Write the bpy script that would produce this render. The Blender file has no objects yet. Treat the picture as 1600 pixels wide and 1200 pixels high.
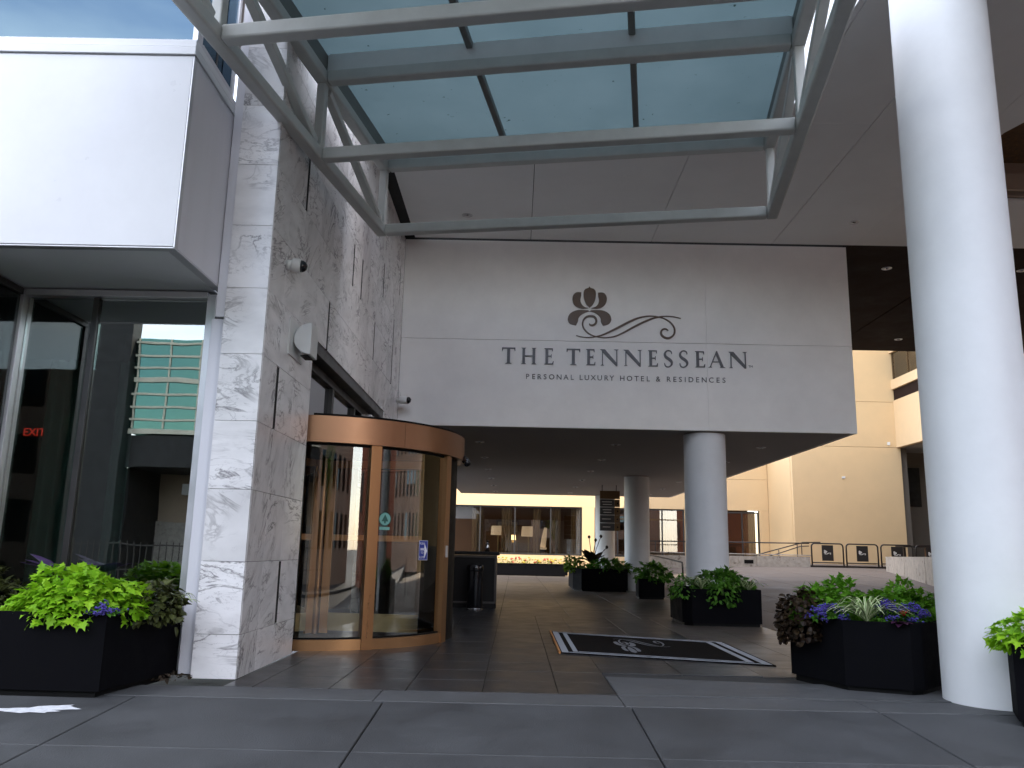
import bpy, bmesh, math, random
import numpy as np
from mathutils import Vector, Matrix, Euler
random.seed(7)
rng = np.random.default_rng(7)
S = bpy.context.scene
COL = S.collection
R = math.radians

# ------------------------------------------------------------------ camera
CAMZ = 1.25
PITCH, ROLL, YAW, FPX = 0.19925, 0.021365, -0.00762, 1289.8      # solved from the building's vanishing lines
def cam_axes():
    cy, sy, cp, sp = math.cos(YAW), math.sin(YAW), math.cos(PITCH), math.sin(PITCH)
    f = Vector((sy*cp, cy*cp, sp)); r = Vector((cy, -sy, 0)); u = r.cross(f)
    return r*math.cos(ROLL)+u*math.sin(ROLL), -r*math.sin(ROLL)+u*math.cos(ROLL), f
CR, CU, CF = cam_axes()
cd = bpy.data.cameras.new('camera'); cam = bpy.data.objects.new('camera', cd); COL.objects.link(cam)
cam.matrix_world = Matrix(((CR.x, CU.x, -CF.x, 0), (CR.y, CU.y, -CF.y, 0), (CR.z, CU.z, -CF.z, CAMZ), (0, 0, 0, 1)))
cd.sensor_fit = 'HORIZONTAL'; cd.sensor_width = 36; cd.lens = FPX/1600*36
cd.clip_start = 0.05; cd.clip_end = 2000
S.camera = cam

# ------------------------------------------------------------------ light
SUN_DIR = Vector((0.894*math.cos(R(45)), -0.447*math.cos(R(45)), math.sin(R(45))))   # towards the sun
w = bpy.data.worlds.new('World'); S.world = w; w.use_nodes = True
nt = w.node_tree; bg = nt.nodes['Background']
sky = nt.nodes.new('ShaderNodeTexSky'); sky.sky_type = 'NISHITA'; sky.sun_disc = False
sky.sun_elevation = R(45); sky.sun_rotation = math.atan2(SUN_DIR.x, SUN_DIR.y)
sky.air_density = 1.0; sky.dust_density = 1.0
tcw = nt.nodes.new('ShaderNodeTexCoord'); mpw = nt.nodes.new('ShaderNodeMapping'); mpw.inputs['Scale'].default_value = (1.2, 1.2, 3.5)
nzw = nt.nodes.new('ShaderNodeTexNoise'); nzw.inputs['Scale'].default_value = 2.2; nzw.inputs['Detail'].default_value = 6
rpw = nt.nodes.new('ShaderNodeValToRGB'); rpw.color_ramp.elements[0].position = .30; rpw.color_ramp.elements[1].position = .70
mxw = nt.nodes.new('ShaderNodeMix'); mxw.data_type = 'RGBA'; mxw.inputs[7].default_value = (6.6, 6.3, 6.1, 1)
mlw = nt.nodes.new('ShaderNodeMath'); mlw.operation = 'MULTIPLY'; mlw.inputs[1].default_value = .85
nt.links.new(tcw.outputs['Generated'], mpw.inputs[0]); nt.links.new(mpw.outputs[0], nzw.inputs['Vector'])
nt.links.new(nzw.outputs[0], rpw.inputs[0]); nt.links.new(rpw.outputs[0], mlw.inputs[0]); nt.links.new(mlw.outputs[0], mxw.inputs[0])
nt.links.new(sky.outputs[0], mxw.inputs[6]); nt.links.new(mxw.outputs[2], bg.inputs['Color'])
bg.inputs['Strength'].default_value = 0.15
sl = bpy.data.lights.new('sun', 'SUN'); sl.energy = 2.0; sl.angle = R(0.5); sl.color = (1, .9, .74)
so = bpy.data.objects.new('sun', sl); COL.objects.link(so); so.rotation_euler = SUN_DIR.to_track_quat('Z', 'Y').to_euler()
S.view_settings.view_transform = 'Standard'; S.view_settings.look = 'None'
S.view_settings.exposure = 2.55; S.view_settings.gamma = 1; S.view_settings.use_curve_mapping = False
S.cycles.max_bounces = 10; S.cycles.diffuse_bounces = 5; S.cycles.glossy_bounces = 4
S.cycles.transmission_bounces = 6; S.cycles.transparent_max_bounces = 12
S.cycles.caustics_reflective = False; S.cycles.caustics_refractive = False; S.cycles.sample_clamp_indirect = 6

def at(px, py, ax, val):
    """point where the sight line of a pixel of the 1600x1200 photograph meets the plane axis = val"""
    d = CR*((px-800)/FPX) - CU*((py-600)/FPX) + CF
    o = Vector((0, 0, CAMZ)); t = (val-o[ax])/d[ax]
    return o+d*t

# ------------------------------------------------------------------ materials
M = {}
def newmat(name):
    m = bpy.data.materials.new(name); m.use_nodes = True; M[name] = m
    return m, m.node_tree, m.node_tree.nodes['Principled BSDF']
def mat(name, col, rough=.5, metal=0, var=.12, scale=3.0, bump=0, bscale=60, spec=.5, rnd=0, dirt=None, streak=False):
    m, t, b = newmat(name)
    b.inputs['Roughness'].default_value = rough; b.inputs['Metallic'].default_value = metal
    b.inputs['Specular IOR Level'].default_value = spec
    tc = t.nodes.new('ShaderNodeTexCoord'); geo = t.nodes.new('ShaderNodeNewGeometry')
    mp = t.nodes.new('ShaderNodeMapping'); t.links.new(geo.outputs['Position'], mp.inputs[0])
    if streak: mp.inputs['Scale'].default_value = (1, 1, .12)
    n = t.nodes.new('ShaderNodeTexNoise'); n.inputs['Scale'].default_value = scale; n.inputs['Detail'].default_value = 8; n.inputs['Roughness'].default_value = .65
    t.links.new(mp.outputs[0], n.inputs['Vector'])
    r = t.nodes.new('ShaderNodeMapRange'); r.inputs[1].default_value = .3; r.inputs[2].default_value = .7
    r.inputs[3].default_value = 1-var; r.inputs[4].default_value = 1+var; t.links.new(n.outputs[0], r.inputs[0])
    last = r.outputs[0]
    if rnd:
        oi = t.nodes.new('ShaderNodeObjectInfo'); r2 = t.nodes.new('ShaderNodeMapRange')
        r2.inputs[3].default_value = 1-rnd; r2.inputs[4].default_value = 1+rnd; t.links.new(oi.outputs['Random'], r2.inputs[0])
        mu = t.nodes.new('ShaderNodeMath'); mu.operation = 'MULTIPLY'; t.links.new(last, mu.inputs[0]); t.links.new(r2.outputs[0], mu.inputs[1]); last = mu.outputs[0]
    vm = t.nodes.new('ShaderNodeVectorMath'); vm.operation = 'SCALE'; vm.inputs[0].default_value = col; t.links.new(last, vm.inputs['Scale'])
    src = vm.outputs[0]
    if dirt:
        n3 = t.nodes.new('ShaderNodeTexNoise'); n3.inputs['Scale'].default_value = dirt[1]; n3.inputs['Detail'].default_value = 10; n3.inputs['Roughness'].default_value = .7
        t.links.new(geo.outputs['Position'], n3.inputs['Vector'])
        rp = t.nodes.new('ShaderNodeMapRange'); rp.inputs[1].default_value = dirt[2]; rp.inputs[2].default_value = dirt[2]+.12; t.links.new(n3.outputs[0], rp.inputs[0])
        mx = t.nodes.new('ShaderNodeMix'); mx.data_type = 'RGBA'; t.links.new(rp.outputs[0], mx.inputs[0]); t.links.new(src, mx.inputs[6]); mx.inputs[7].default_value = (*dirt[0], 1)
        src = mx.outputs[2]
    t.links.new(src, b.inputs['Base Color'])
    r3 = t.nodes.new('ShaderNodeMapRange'); r3.inputs[1].default_value = .3; r3.inputs[2].default_value = .7
    r3.inputs[3].default_value = max(.02, rough*.8); r3.inputs[4].default_value = min(1, rough*1.2)
    t.links.new(n.outputs[0], r3.inputs[0]); t.links.new(r3.outputs[0], b.inputs['Roughness'])
    if bump:
        n2 = t.nodes.new('ShaderNodeTexNoise'); n2.inputs['Scale'].default_value = bscale; n2.inputs['Detail'].default_value = 5
        t.links.new(geo.outputs['Position'], n2.inputs['Vector'])
        bp = t.nodes.new('ShaderNodeBump'); bp.inputs['Strength'].default_value = bump; bp.inputs['Distance'].default_value = .01
        t.links.new(n2.outputs[0], bp.inputs['Height']); t.links.new(bp.outputs[0], b.inputs['Normal'])
    return m

mat('white_panel', (.67, .68, .70), .32, var=.05, scale=1.0, dirt=((.35, .33, .3), 24, .73))
mat('alu_panel', (.66, .66, .70), .4, metal=.1, var=.06, scale=2, streak=True)
mat('alu_frame', (.58, .58, .60), .35, metal=.6, var=.05)
mat('dark_frame', (.03, .028, .027), .4, var=.2)
mat('canopy_steel', (.54, .55, .53), .42, var=.07, scale=4, dirt=((.12, .11, .09), 18, .72))
mat('canopy_fascia', (.74, .75, .75), .4, var=.05, scale=3, dirt=((.1, .1, .09), 22, .70))
mat('purlin', (.16, .16, .15), .5, var=.1)
mat('sign_concrete', (.86, .845, .82), .65, var=.06, scale=.9, bump=.08, bscale=120, dirt=((.36, .33, .3), 30, .77))
mat('column_paint', (.70, .72, .74), .5, var=.05, scale=1.4, bump=.10, bscale=14, dirt=((.38, .37, .36), 20, .715))
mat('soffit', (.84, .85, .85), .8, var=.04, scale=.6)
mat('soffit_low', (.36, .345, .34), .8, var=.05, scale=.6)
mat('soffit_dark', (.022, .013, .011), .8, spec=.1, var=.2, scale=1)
mat('black', (.006, .006, .006), .6, spec=.1)
mat('planter', (.0030, .0030, .0042), .9, spec=.07, var=.25, scale=5, bump=.04, bscale=200)
mat('soil', (.03, .02, .014), .95, var=.4, scale=30, bump=.6, bscale=50)
mat('slate', (.024, .024, .026), .36, var=.3, scale=2.2, bump=.12, bscale=35, rnd=.12)
mat('paver', (.082, .069, .060), .45, var=.3, scale=2.0, bump=.15, bscale=60, rnd=.12)
mat('concrete_walk', (.051, .054, .058), .7, var=.30, scale=1.1, bump=.3, bscale=90, rnd=.10, dirt=((.15, .15, .155), 15, .665))
mat('concrete_kerb', (.076, .079, .083), .7, var=.16, scale=2.4, bump=.25, bscale=90, rnd=.05)
mat('driveway', (.14, .112, .094), .75, var=.14, scale=.8, bump=.2, bscale=60, rnd=.05)
mat('asphalt', (.05, .05, .052), .85, var=.2, scale=2, bump=.4, bscale=120)
mat('joint', (.03, .03, .03), .9)
mat('stone', (.42, .375, .33), .85, var=.25, scale=5, bump=.5, bscale=30, dirt=((.16, .12, .10), 4.5, .56))
mat('yellow_wall', (.64, .455, .25), .75, var=.05, scale=.7, bump=.06, bscale=80)
mat('yellow_trim', (.68, .50, .30), .7, var=.04)
mat('bronze', (.30, .155, .085), .38, metal=.85, var=.1, scale=1.5)
mat('bronze_light', (.37, .195, .088), .34, metal=.75, var=.12, scale=2, streak=True)
mat('leaf_bronze', (.60, .31, .13), .4, metal=.1, var=.1, scale=2)
mat('leaf_brass', (.46, .36, .18), .45, metal=.2, var=.12, scale=3)
mat('brass', (.40, .31, .15), .38, metal=.75, var=.1, scale=3)
mat('emblem', (.075, .036, .014), .45, var=.1)
mat('letter_metal', (.085, .083, .092), .45, metal=.3, var=.15)
mat('tag_dark', (.045, .04, .045), .5)
mat('iron', (.018, .013, .011), .45, var=.2)
mat('plaque', (.012, .010, .009), .5)
mat('pale_print', (.55, .53, .50), .6)
mat('mat_black', (.009, .008, .008), .95, spec=.05, var=.3, scale=60, bump=.5, bscale=300)
mat('mat_grey', (.34, .36, .40), .95, var=.15, scale=60, bump=.4, bscale=300)
mat('mat_thread', (.16, .165, .18), .95, var=.2, scale=60)
mat('mat_edge', (.45, .20, .06), .9, var=.4, scale=40)
mat('desk', (.006, .005, .005), .4, spec=.2, var=.2)
mat('desk_trim', (.045, .037, .033), .4, var=.2)
mat('bin', (.006, .006, .008), .16, var=.1)
mat('chrome', (.6, .6, .62), .15, metal=1)
mat('cam_white', (.72, .72, .70), .4, var=.05)
mat('sconce', (.66, .67, .66), .4, var=.05, dirt=((.3, .3, .28), 20, .72))
mat('curtain', (.42, .345, .23), .9, var=.1, scale=6)
mat('curtain_green', (.55, .68, .62), .9, var=.15, scale=6)
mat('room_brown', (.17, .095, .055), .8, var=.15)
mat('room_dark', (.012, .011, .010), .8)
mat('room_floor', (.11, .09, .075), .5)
mat('picture', (.25, .24, .22), .6, var=.4, scale=8)
mat('wood_dark', (.05, .025, .014), .4, var=.2, scale=6)
emis0 = None
mat('blue_sign', (.012, .03, .30), .4)
mat('white_print', (.85, .85, .88), .5)
mat('teal_print', (.18, .42, .36), .5)
mat('teal_dark', (.02, .10, .08), .5)
mat('gold', (.10, .055, .018), .4, metal=.4, var=.15)
mat('slat_dark', (.028, .028, .032), .4, var=.2)
mat('tan_wall', (.45, .34, .25), .8, var=.06)
mat('brick', (.28, .09, .045), .85, var=.2, scale=12, bump=.3)
mat('dark_facade', (.014, .013, .013), .7, var=.2)
mat('tower_pale', (.30, .22, .17), .8, var=.1)
mat('cream_mullion', (.62, .58, .46), .6)
mat('woven', (.13, .07, .03), .9, var=.5, scale=14, bump=.8, bscale=25)
mat('recess_paint', (.16, .14, .115), .8, var=.1)
mat('beige_beam', (.42, .33, .26), .8, var=.05)
mat('debris', (.05, .035, .022), .95, var=.5, scale=60)
mat('flower_purple', (.062, .045, .27), .7, var=.25, scale=30, rnd=.2)
mat('flower_red', (.40, .03, .015), .6, var=.2, scale=30)
mat('flower_yellow', (.45, .32, .012), .6, var=.2, scale=30)
mat('stem', (.06, .09, .02), .7)
mat('trunk', (.07, .05, .035), .9, var=.3, scale=12, bump=.5)
mat('paint_mark', (.62, .64, .68), .8, var=.2, scale=20)

def leafmat(name, c1, c2, trans=.35, rough=.45):
    m, t, b = newmat(name)
    oi = t.nodes.new('ShaderNodeObjectInfo'); geo = t.nodes.new('ShaderNodeNewGeometry')
    ad = t.nodes.new('ShaderNodeMath'); ad.operation = 'ADD'; t.links.new(oi.outputs['Random'], ad.inputs[0]); t.links.new(geo.outputs['Random Per Island'], ad.inputs[1])
    fr = t.nodes.new('ShaderNodeMath'); fr.operation = 'FRACT'; t.links.new(ad.outputs[0], fr.inputs[0])
    mx = t.nodes.new('ShaderNodeMix'); mx.data_type = 'RGBA'; mx.inputs[6].default_value = (*c1, 1); mx.inputs[7].default_value = (*c2, 1)
    t.links.new(fr.outputs[0], mx.inputs[0]); t.links.new(mx.outputs[2], b.inputs['Base Color']); b.inputs['Roughness'].default_value = rough; b.inputs['Specular IOR Level'].default_value = .22
    tr = t.nodes.new('ShaderNodeBsdfTranslucent'); t.links.new(mx.outputs[2], tr.inputs['Color'])
    ms = t.nodes.new('ShaderNodeMixShader'); ms.inputs[0].default_value = trans
    t.links.new(b.outputs[0], ms.inputs[1]); t.links.new(tr.outputs[0], ms.inputs[2]); t.links.new(ms.outputs[0], t.nodes['Material Output'].inputs[0])
leafmat('leaf_lime', (.17, .40, .012), (.34, .60, .03))
leafmat('leaf_green', (.045, .15, .015), (.11, .27, .03))
leafmat('leaf_mid', (.08, .24, .012), (.16, .36, .03))
leafmat('leaf_coleus', (.030, .035, .010), (.085, .10, .03), .2)
leafmat('leaf_coleus_dark', (.012, .006, .004), (.035, .022, .010), .12)
leafmat('leaf_purple', (.035, .008, .030), (.07, .02, .06), .2)
leafmat('leaf_violet', (.06, .03, .11), (.10, .05, .17), .2)
leafmat('leaf_far', (.03, .09, .006), (.13, .20, .012), .3)
leafmat('leaf_tree', (.03, .07, .012), (.07, .13, .02), .25)

def blademat():
    m, t, b = newmat('blade')
    tc = t.nodes.new('ShaderNodeTexCoord'); sx = t.nodes.new('ShaderNodeSeparateXYZ'); t.links.new(tc.outputs['UV'], sx.inputs[0])
    rp = t.nodes.new('ShaderNodeValToRGB'); e = rp.color_ramp.elements
    e[0].position = 0; e[0].color = (.55, .60, .35, 1); e[1].position = 1; e[1].color = (.55, .60, .35, 1)
    for p_, c_ in ((.25, (.45, .5, .28, 1)), (.34, (.09, .20, .03, 1)), (.66, (.09, .20, .03, 1)), (.75, (.45, .5, .28, 1))):
        q = e.new(p_); q.color = c_
    t.links.new(sx.outputs[0], rp.inputs[0]); t.links.new(rp.outputs[0], b.inputs['Base Color']); b.inputs['Roughness'].default_value = .45
blademat()

def glassmat(name, tint, refl, gloss=(1, 1, 1), rough=.0, wav=0):
    """thin pane: tinted see-through plus a mirror share that grows to grazing"""
    m, t, b = newmat(name); t.nodes.remove(b)
    tr = t.nodes.new('ShaderNodeBsdfTransparent'); tr.inputs[0].default_value = (*tint, 1)
    gl = t.nodes.new('ShaderNodeBsdfGlossy'); gl.inputs[0].default_value = (*gloss, 1); gl.inputs['Roughness'].default_value = rough
    lw = t.nodes.new('ShaderNodeLayerWeight'); lw.inputs[0].default_value = .25
    mr = t.nodes.new('ShaderNodeMapRange'); mr.inputs[3].default_value = refl; mr.inputs[4].default_value = 1; t.links.new(lw.outputs['Fresnel'], mr.inputs[0])
    ms = t.nodes.new('ShaderNodeMixShader'); t.links.new(mr.outputs[0], ms.inputs[0]); t.links.new(tr.outputs[0], ms.inputs[1]); t.links.new(gl.outputs[0], ms.inputs[2])
    if wav:
        geo = t.nodes.new('ShaderNodeNewGeometry'); n = t.nodes.new('ShaderNodeTexNoise'); n.inputs['Scale'].default_value = 1.1
        t.links.new(geo.outputs['Position'], n.inputs['Vector']); bp = t.nodes.new('ShaderNodeBump'); bp.inputs['Strength'].default_value = wav; bp.inputs['Distance'].default_value = .02
        t.links.new(n.outputs[0], bp.inputs['Height']); t.links.new(bp.outputs[0], gl.inputs['Normal'])
    t.links.new(ms.outputs[0], t.nodes['Material Output'].inputs[0])
glassmat('glass_store', (.40, .47, .45), .24, (.92, .97, .95), 0, .05)
glassmat('glass_upper', (.06, .08, .09), .45, (.17, .26, .34), 0, .04)
glassmat('glass_door', (.96, .96, .94), .06, (1, .98, .94))
glassmat('glass_leaf', (.96, .97, .95), .05)
glassmat('glass_trans', (.10, .11, .12), .35, (.9, .9, .92))
glassmat('glass_far', (.78, .72, .64), .10)
glassmat('glass_green', (.02, .08, .06), .5, (.20, .40, .33), .08)
glassmat('glass_return', (.12, .14, .13), .02, (.9, .95, .95))

def frosted():
    m, t, b = newmat('frosted')
    geo = t.nodes.new('ShaderNodeNewGeometry'); n = t.nodes.new('ShaderNodeTexNoise'); n.inputs['Scale'].default_value = 1.3; n.inputs['Detail'].default_value = 9
    t.links.new(geo.outputs['Position'], n.inputs['Vector'])
    rp = t.nodes.new('ShaderNodeValToRGB'); rp.color_ramp.elements[0].position = .3; rp.color_ramp.elements[1].position = .7
    rp.color_ramp.elements[0].color = (.235, .29, .30, 1); rp.color_ramp.elements[1].color = (.26, .315, .325, 1); t.links.new(n.outputs[0], rp.inputs[0])
    n2 = t.nodes.new('ShaderNodeTexNoise'); n2.inputs['Scale'].default_value = 11; n2.inputs['Detail'].default_value = 4; t.links.new(geo.outputs['Position'], n2.inputs['Vector'])
    th = t.nodes.new('ShaderNodeMapRange'); th.inputs[1].default_value = .70; th.inputs[2].default_value = .76; t.links.new(n2.outputs[0], th.inputs[0])
    mx = t.nodes.new('ShaderNodeMix'); mx.data_type = 'RGBA'; t.links.new(th.outputs[0], mx.inputs[0]); t.links.new(rp.outputs[0], mx.inputs[6]); mx.inputs[7].default_value = (.03, .05, .05, 1)
    tr = t.nodes.new('ShaderNodeBsdfTranslucent'); t.links.new(mx.outputs[2], tr.inputs[0])
    t.links.new(mx.outputs[2], b.inputs['Base Color']); b.inputs['Roughness'].default_value = .25
    ms = t.nodes.new('ShaderNodeMixShader'); ms.inputs[0].default_value = .82
    t.links.new(b.outputs[0], ms.inputs[1]); t.links.new(tr.outputs[0], ms.inputs[2]); t.links.new(ms.outputs[0], t.nodes['Material Output'].inputs[0])
frosted()

def marblemat():
    m, t, b = newmat('marble')
    tc = t.nodes.new('ShaderNodeTexCoord'); oi = t.nodes.new('ShaderNodeObjectInfo')
    ml = t.nodes.new('ShaderNodeMath'); ml.operation = 'MULTIPLY'; ml.inputs[1].default_value = 173; t.links.new(oi.outputs['Random'], ml.inputs[0])
    av = t.nodes.new('ShaderNodeVectorMath'); av.operation = 'ADD'; t.links.new(tc.outputs['Object'], av.inputs[0]); t.links.new(ml.outputs[0], av.inputs[1])
    # each slab is cut from another part of the block: turn the grain
    ro = t.nodes.new('ShaderNodeVectorRotate'); ro.rotation_type = 'EULER_XYZ'
    cx = t.nodes.new('ShaderNodeCombineXYZ'); m2 = t.nodes.new('ShaderNodeMath'); m2.operation = 'MULTIPLY_ADD'; m2.inputs[1].default_value = 1.5; m2.inputs[2].default_value = .3
    t.links.new(oi.outputs['Random'], m2.inputs[0])
    for k in (0, 1): t.links.new(m2.outputs[0], cx.inputs[k])
    t.links.new(av.outputs[0], ro.inputs[0]); t.links.new(cx.outputs[0], ro.inputs['Rotation'])
    sc = t.nodes.new('ShaderNodeMapping'); sc.inputs['Scale'].default_value = (1.0, 2.6, 1.0); t.links.new(ro.outputs[0], sc.inputs[0])
    def vein(scale, dist, wid, det):
        n = t.nodes.new('ShaderNodeTexNoise'); n.inputs['Scale'].default_value = scale; n.inputs['Detail'].default_value = det; n.inputs['Distortion'].default_value = dist; n.inputs['Roughness'].default_value = .6
        t.links.new(sc.outputs[0], n.inputs['Vector'])
        s = t.nodes.new('ShaderNodeMath'); s.operation = 'SUBTRACT'; s.inputs[1].default_value = .5; t.links.new(n.outputs[0], s.inputs[0])
        a = t.nodes.new('ShaderNodeMath'); a.operation = 'ABSOLUTE'; t.links.new(s.outputs[0], a.inputs[0])
        r = t.nodes.new('ShaderNodeMapRange'); r.inputs[1].default_value = 0; r.inputs[2].default_value = wid; r.inputs[3].default_value = 1; r.inputs[4].default_value = 0
        t.links.new(a.outputs[0], r.inputs[0]); return r.outputs[0]
    v1 = vein(1.25, 1.3, .034, 6); v2 = vein(3.6, 1.0, .013, 9)
    pn = t.nodes.new('ShaderNodeTexNoise'); pn.inputs['Scale'].default_value = 1.9; pn.inputs['Detail'].default_value = 3; t.links.new(av.outputs[0], pn.inputs['Vector'])
    pr = t.nodes.new('ShaderNodeMapRange'); pr.inputs[1].default_value = .41; pr.inputs[2].default_value = .62; t.links.new(pn.outputs[0], pr.inputs[0])
    a1 = t.nodes.new('ShaderNodeMath'); a1.operation = 'MULTIPLY'; a1.inputs[1].default_value = .8; t.links.new(v1, a1.inputs[0])
    a2 = t.nodes.new('ShaderNodeMath'); a2.operation = 'MAXIMUM'; t.links.new(a1.outputs[0], a2.inputs[0])
    a3 = t.nodes.new('ShaderNodeMath'); a3.operation = 'MULTIPLY'; a3.inputs[1].default_value = .5; t.links.new(v2, a3.inputs[0]); t.links.new(a3.outputs[0], a2.inputs[1])
    a4 = t.nodes.new('ShaderNodeMath'); a4.operation = 'MULTIPLY'; t.links.new(a2.outputs[0], a4.inputs[0]); t.links.new(pr.outputs[0], a4.inputs[1])
    bn = t.nodes.new('ShaderNodeTexNoise'); bn.inputs['Scale'].default_value = 2.5; bn.inputs['Detail'].default_value = 6; t.links.new(sc.outputs[0], bn.inputs['Vector'])
    br = t.nodes.new('ShaderNodeValToRGB'); br.color_ramp.elements[0].position = .3; br.color_ramp.elements[0].color = (.72, .712, .715, 1); br.color_ramp.elements[1].position = .62; br.color_ramp.elements[1].color = (.85, .842, .845, 1)
    t.links.new(bn.outputs[0], br.inputs[0])
    mx = t.nodes.new('ShaderNodeMix'); mx.data_type = 'RGBA'; t.links.new(a4.outputs[0], mx.inputs[0]); t.links.new(br.outputs[0], mx.inputs[6]); mx.inputs[7].default_value = (.13, .12, .13, 1)
    rv = t.nodes.new('ShaderNodeMapRange'); rv.inputs[3].default_value = .88; rv.inputs[4].default_value = 1.06; t.links.new(oi.outputs['Random'], rv.inputs[0])
    vs = t.nodes.new('ShaderNodeVectorMath'); vs.operation = 'SCALE'; t.links.new(mx.outputs[2], vs.inputs[0]); t.links.new(rv.outputs[0], vs.inputs['Scale'])
    t.links.new(vs.outputs[0], b.inputs['Base Color']); b.inputs['Roughness'].default_value = .22
marblemat()

def emis(name, col, s):
    m, t, b = newmat(name); b.inputs['Base Color'].default_value = (*col, 1); b.inputs['Emission Color'].default_value = (*col, 1); b.inputs['Emission Strength'].default_value = s
emis('exit_red', (1, .05, .03), .4)
emis('glow_cream', (.85, .72, .55), .10)
emis('lamp_glow', (1, .72, .36), .9)

# ------------------------------------------------------------------ object helpers
def wloc(o):
    v = Vector((0, 0, 0))
    while o is not None: v = v+o.location; o = o.parent
    return v
def tag(o, label=None, cat=None, group=None, kind=None):
    if label: o['label'] = label
    if cat: o['category'] = cat
    if group: o['group'] = group
    if kind: o['kind'] = kind
    return o
def thing(name, label, cat, loc=(0, 0, 0), group=None, rz=0):
    o = bpy.data.objects.new(name, None); COL.objects.link(o); o.location = loc; o.rotation_euler = (0, 0, rz); o.empty_display_size = .2
    return tag(o, label, cat, group)
def link(name, me, parent=None, loc=(0, 0, 0), local=False, rot=None):
    o = bpy.data.objects.new(name, me); COL.objects.link(o)
    l = Vector(loc)
    if parent is not None:
        o.parent = parent
        if not local: l = l-wloc(parent)
    o.location = l
    if rot is not None: o.rotation_euler = rot
    return o
_box = {}
def boxmesh(dx, dy, dz, m, bev):
    k = (round(dx, 3), round(dy, 3), round(dz, 3), m, bev)
    if k in _box: return _box[k]
    bm = bmesh.new(); bmesh.ops.create_cube(bm, size=1); bmesh.ops.scale(bm, vec=(dx, dy, dz), verts=bm.verts)
    if bev: bmesh.ops.bevel(bm, geom=list(bm.edges), offset=min(bev, .3*min(dx, dy, dz)), segments=2, affect='EDGES', profile=.5)
    me = bpy.data.meshes.new(m+'_box'); bm.to_mesh(me); bm.free(); me.materials.append(M[m]); _box[k] = me
    return me
def box(name, m, x0, x1, y0, y1, z0, z1, parent=None, bev=.004, local=False):
    me = boxmesh(abs(x1-x0), abs(y1-y0), abs(z1-z0), m, bev)
    return link(name, me, parent, ((x0+x1)/2, (y0+y1)/2, (z0+z1)/2), local)
def pyd(name, verts, faces, m, parent=None, smooth=False, local=False, center=True, uvs=None):
    v = np.array(verts, float); c = np.zeros(3)
    if center:
        c = (v.min(0)+v.max(0))/2; v = v-c
    me = bpy.data.meshes.new(name); me.from_pydata(v.tolist(), [], faces); me.materials.append(M[m])
    if smooth: me.polygons.foreach_set('use_smooth', [True]*len(me.polygons))
    if uvs is not None:
        ul = me.uv_layers.new(name='UVMap'); li = [uvs[l.vertex_index] for l in me.loops]
        ul.data.foreach_set('uv', np.array(li).ravel())
    me.update()
    return link(name, me, parent, c, local)
def bmobj(name, bm, m, parent=None, smooth=False, local=False, angle=None):
    bmesh.ops.recalc_face_normals(bm, faces=bm.faces)
    v = np.array([x.co[:] for x in bm.verts]); c = Vector((v.min(0)+v.max(0))/2)
    bmesh.ops.translate(bm, vec=-c, verts=bm.verts)
    me = bpy.data.meshes.new(name); bm.to_mesh(me); bm.free(); me.materials.append(M[m])
    if smooth:
        me.polygons.foreach_set('use_smooth', [True]*len(me.polygons))
        me.set_sharp_from_angle(angle=R(angle or 40))
    return link(name, me, parent, c, local)
def prism(name, m, poly, z0, z1, parent=None, bev=0, local=False):
    """vertical prism over a plan polygon (any winding)"""
    bm = bmesh.new(); vs = [bm.verts.new((x, y, z0)) for x, y in poly]; f = bm.faces.new(vs)
    r = bmesh.ops.extrude_face_region(bm, geom=[f]); bmesh.ops.translate(bm, vec=(0, 0, z1-z0), verts=[e for e in r['geom'] if isinstance(e, bmesh.types.BMVert)])
    if bev: bmesh.ops.bevel(bm, geom=list(bm.edges), offset=bev, segments=2, affect='EDGES')
    return bmobj(name, bm, m, parent, local=local)
def plate(name, m, pts, y0, y1, parent=None):
    """upright plate: outline in X-Z, front at y0, back at y1"""
    bm = bmesh.new(); vs = [bm.verts.new((x, y0, z)) for x, z in pts]; f = bm.faces.new(vs)
    r = bmesh.ops.extrude_face_region(bm, geom=[f]); bmesh.ops.translate(bm, vec=(0, y1-y0, 0), verts=[e for e in r['geom'] if isinstance(e, bmesh.types.BMVert)])
    bmesh.ops.triangulate(bm, faces=[q for q in bm.faces if len(q.verts) > 4])
    return bmobj(name, bm, m, parent)
def ribbon_pts(path, wid):
    L, Rr = [], []
    n = len(path)
    for i, (x, z) in enumerate(path):
        a = path[max(0, i-1)]; b = path[min(n-1, i+1)]; dx, dz = b[0]-a[0], b[1]-a[1]; l = math.hypot(dx, dz) or 1
        h = wid[i]/2; L.append((x-dz/l*h, z+dx/l*h)); Rr.append((x+dz/l*h, z-dx/l*h))
    return L, Rr
def ribbon(name, m, path, wid, y0, y1, parent=None, flat=None):
    L, Rr = ribbon_pts(path, wid); n = len(L); V = []; F = []
    for P in (L, Rr):
        for y in (y0, y1):
            V += [(p[0], y, p[1]) for p in P]
    # order: L y0, L y1, R y0, R y1
    for i in range(n-1):
        a, b, c, d = i, n+i, 2*n+i, 3*n+i
        F += [(a, c, c+1, a+1), (b, b+1, d+1, d), (a, a+1, b+1, b), (c, d, d+1, c+1)]
    F += [(0, n, 3*n, 2*n), (n-1, 3*n-1, 4*n-1, 2*n-1)]
    if flat: V = [flat(v) for v in V]
    return pyd(name, V, F, m, parent)
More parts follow.
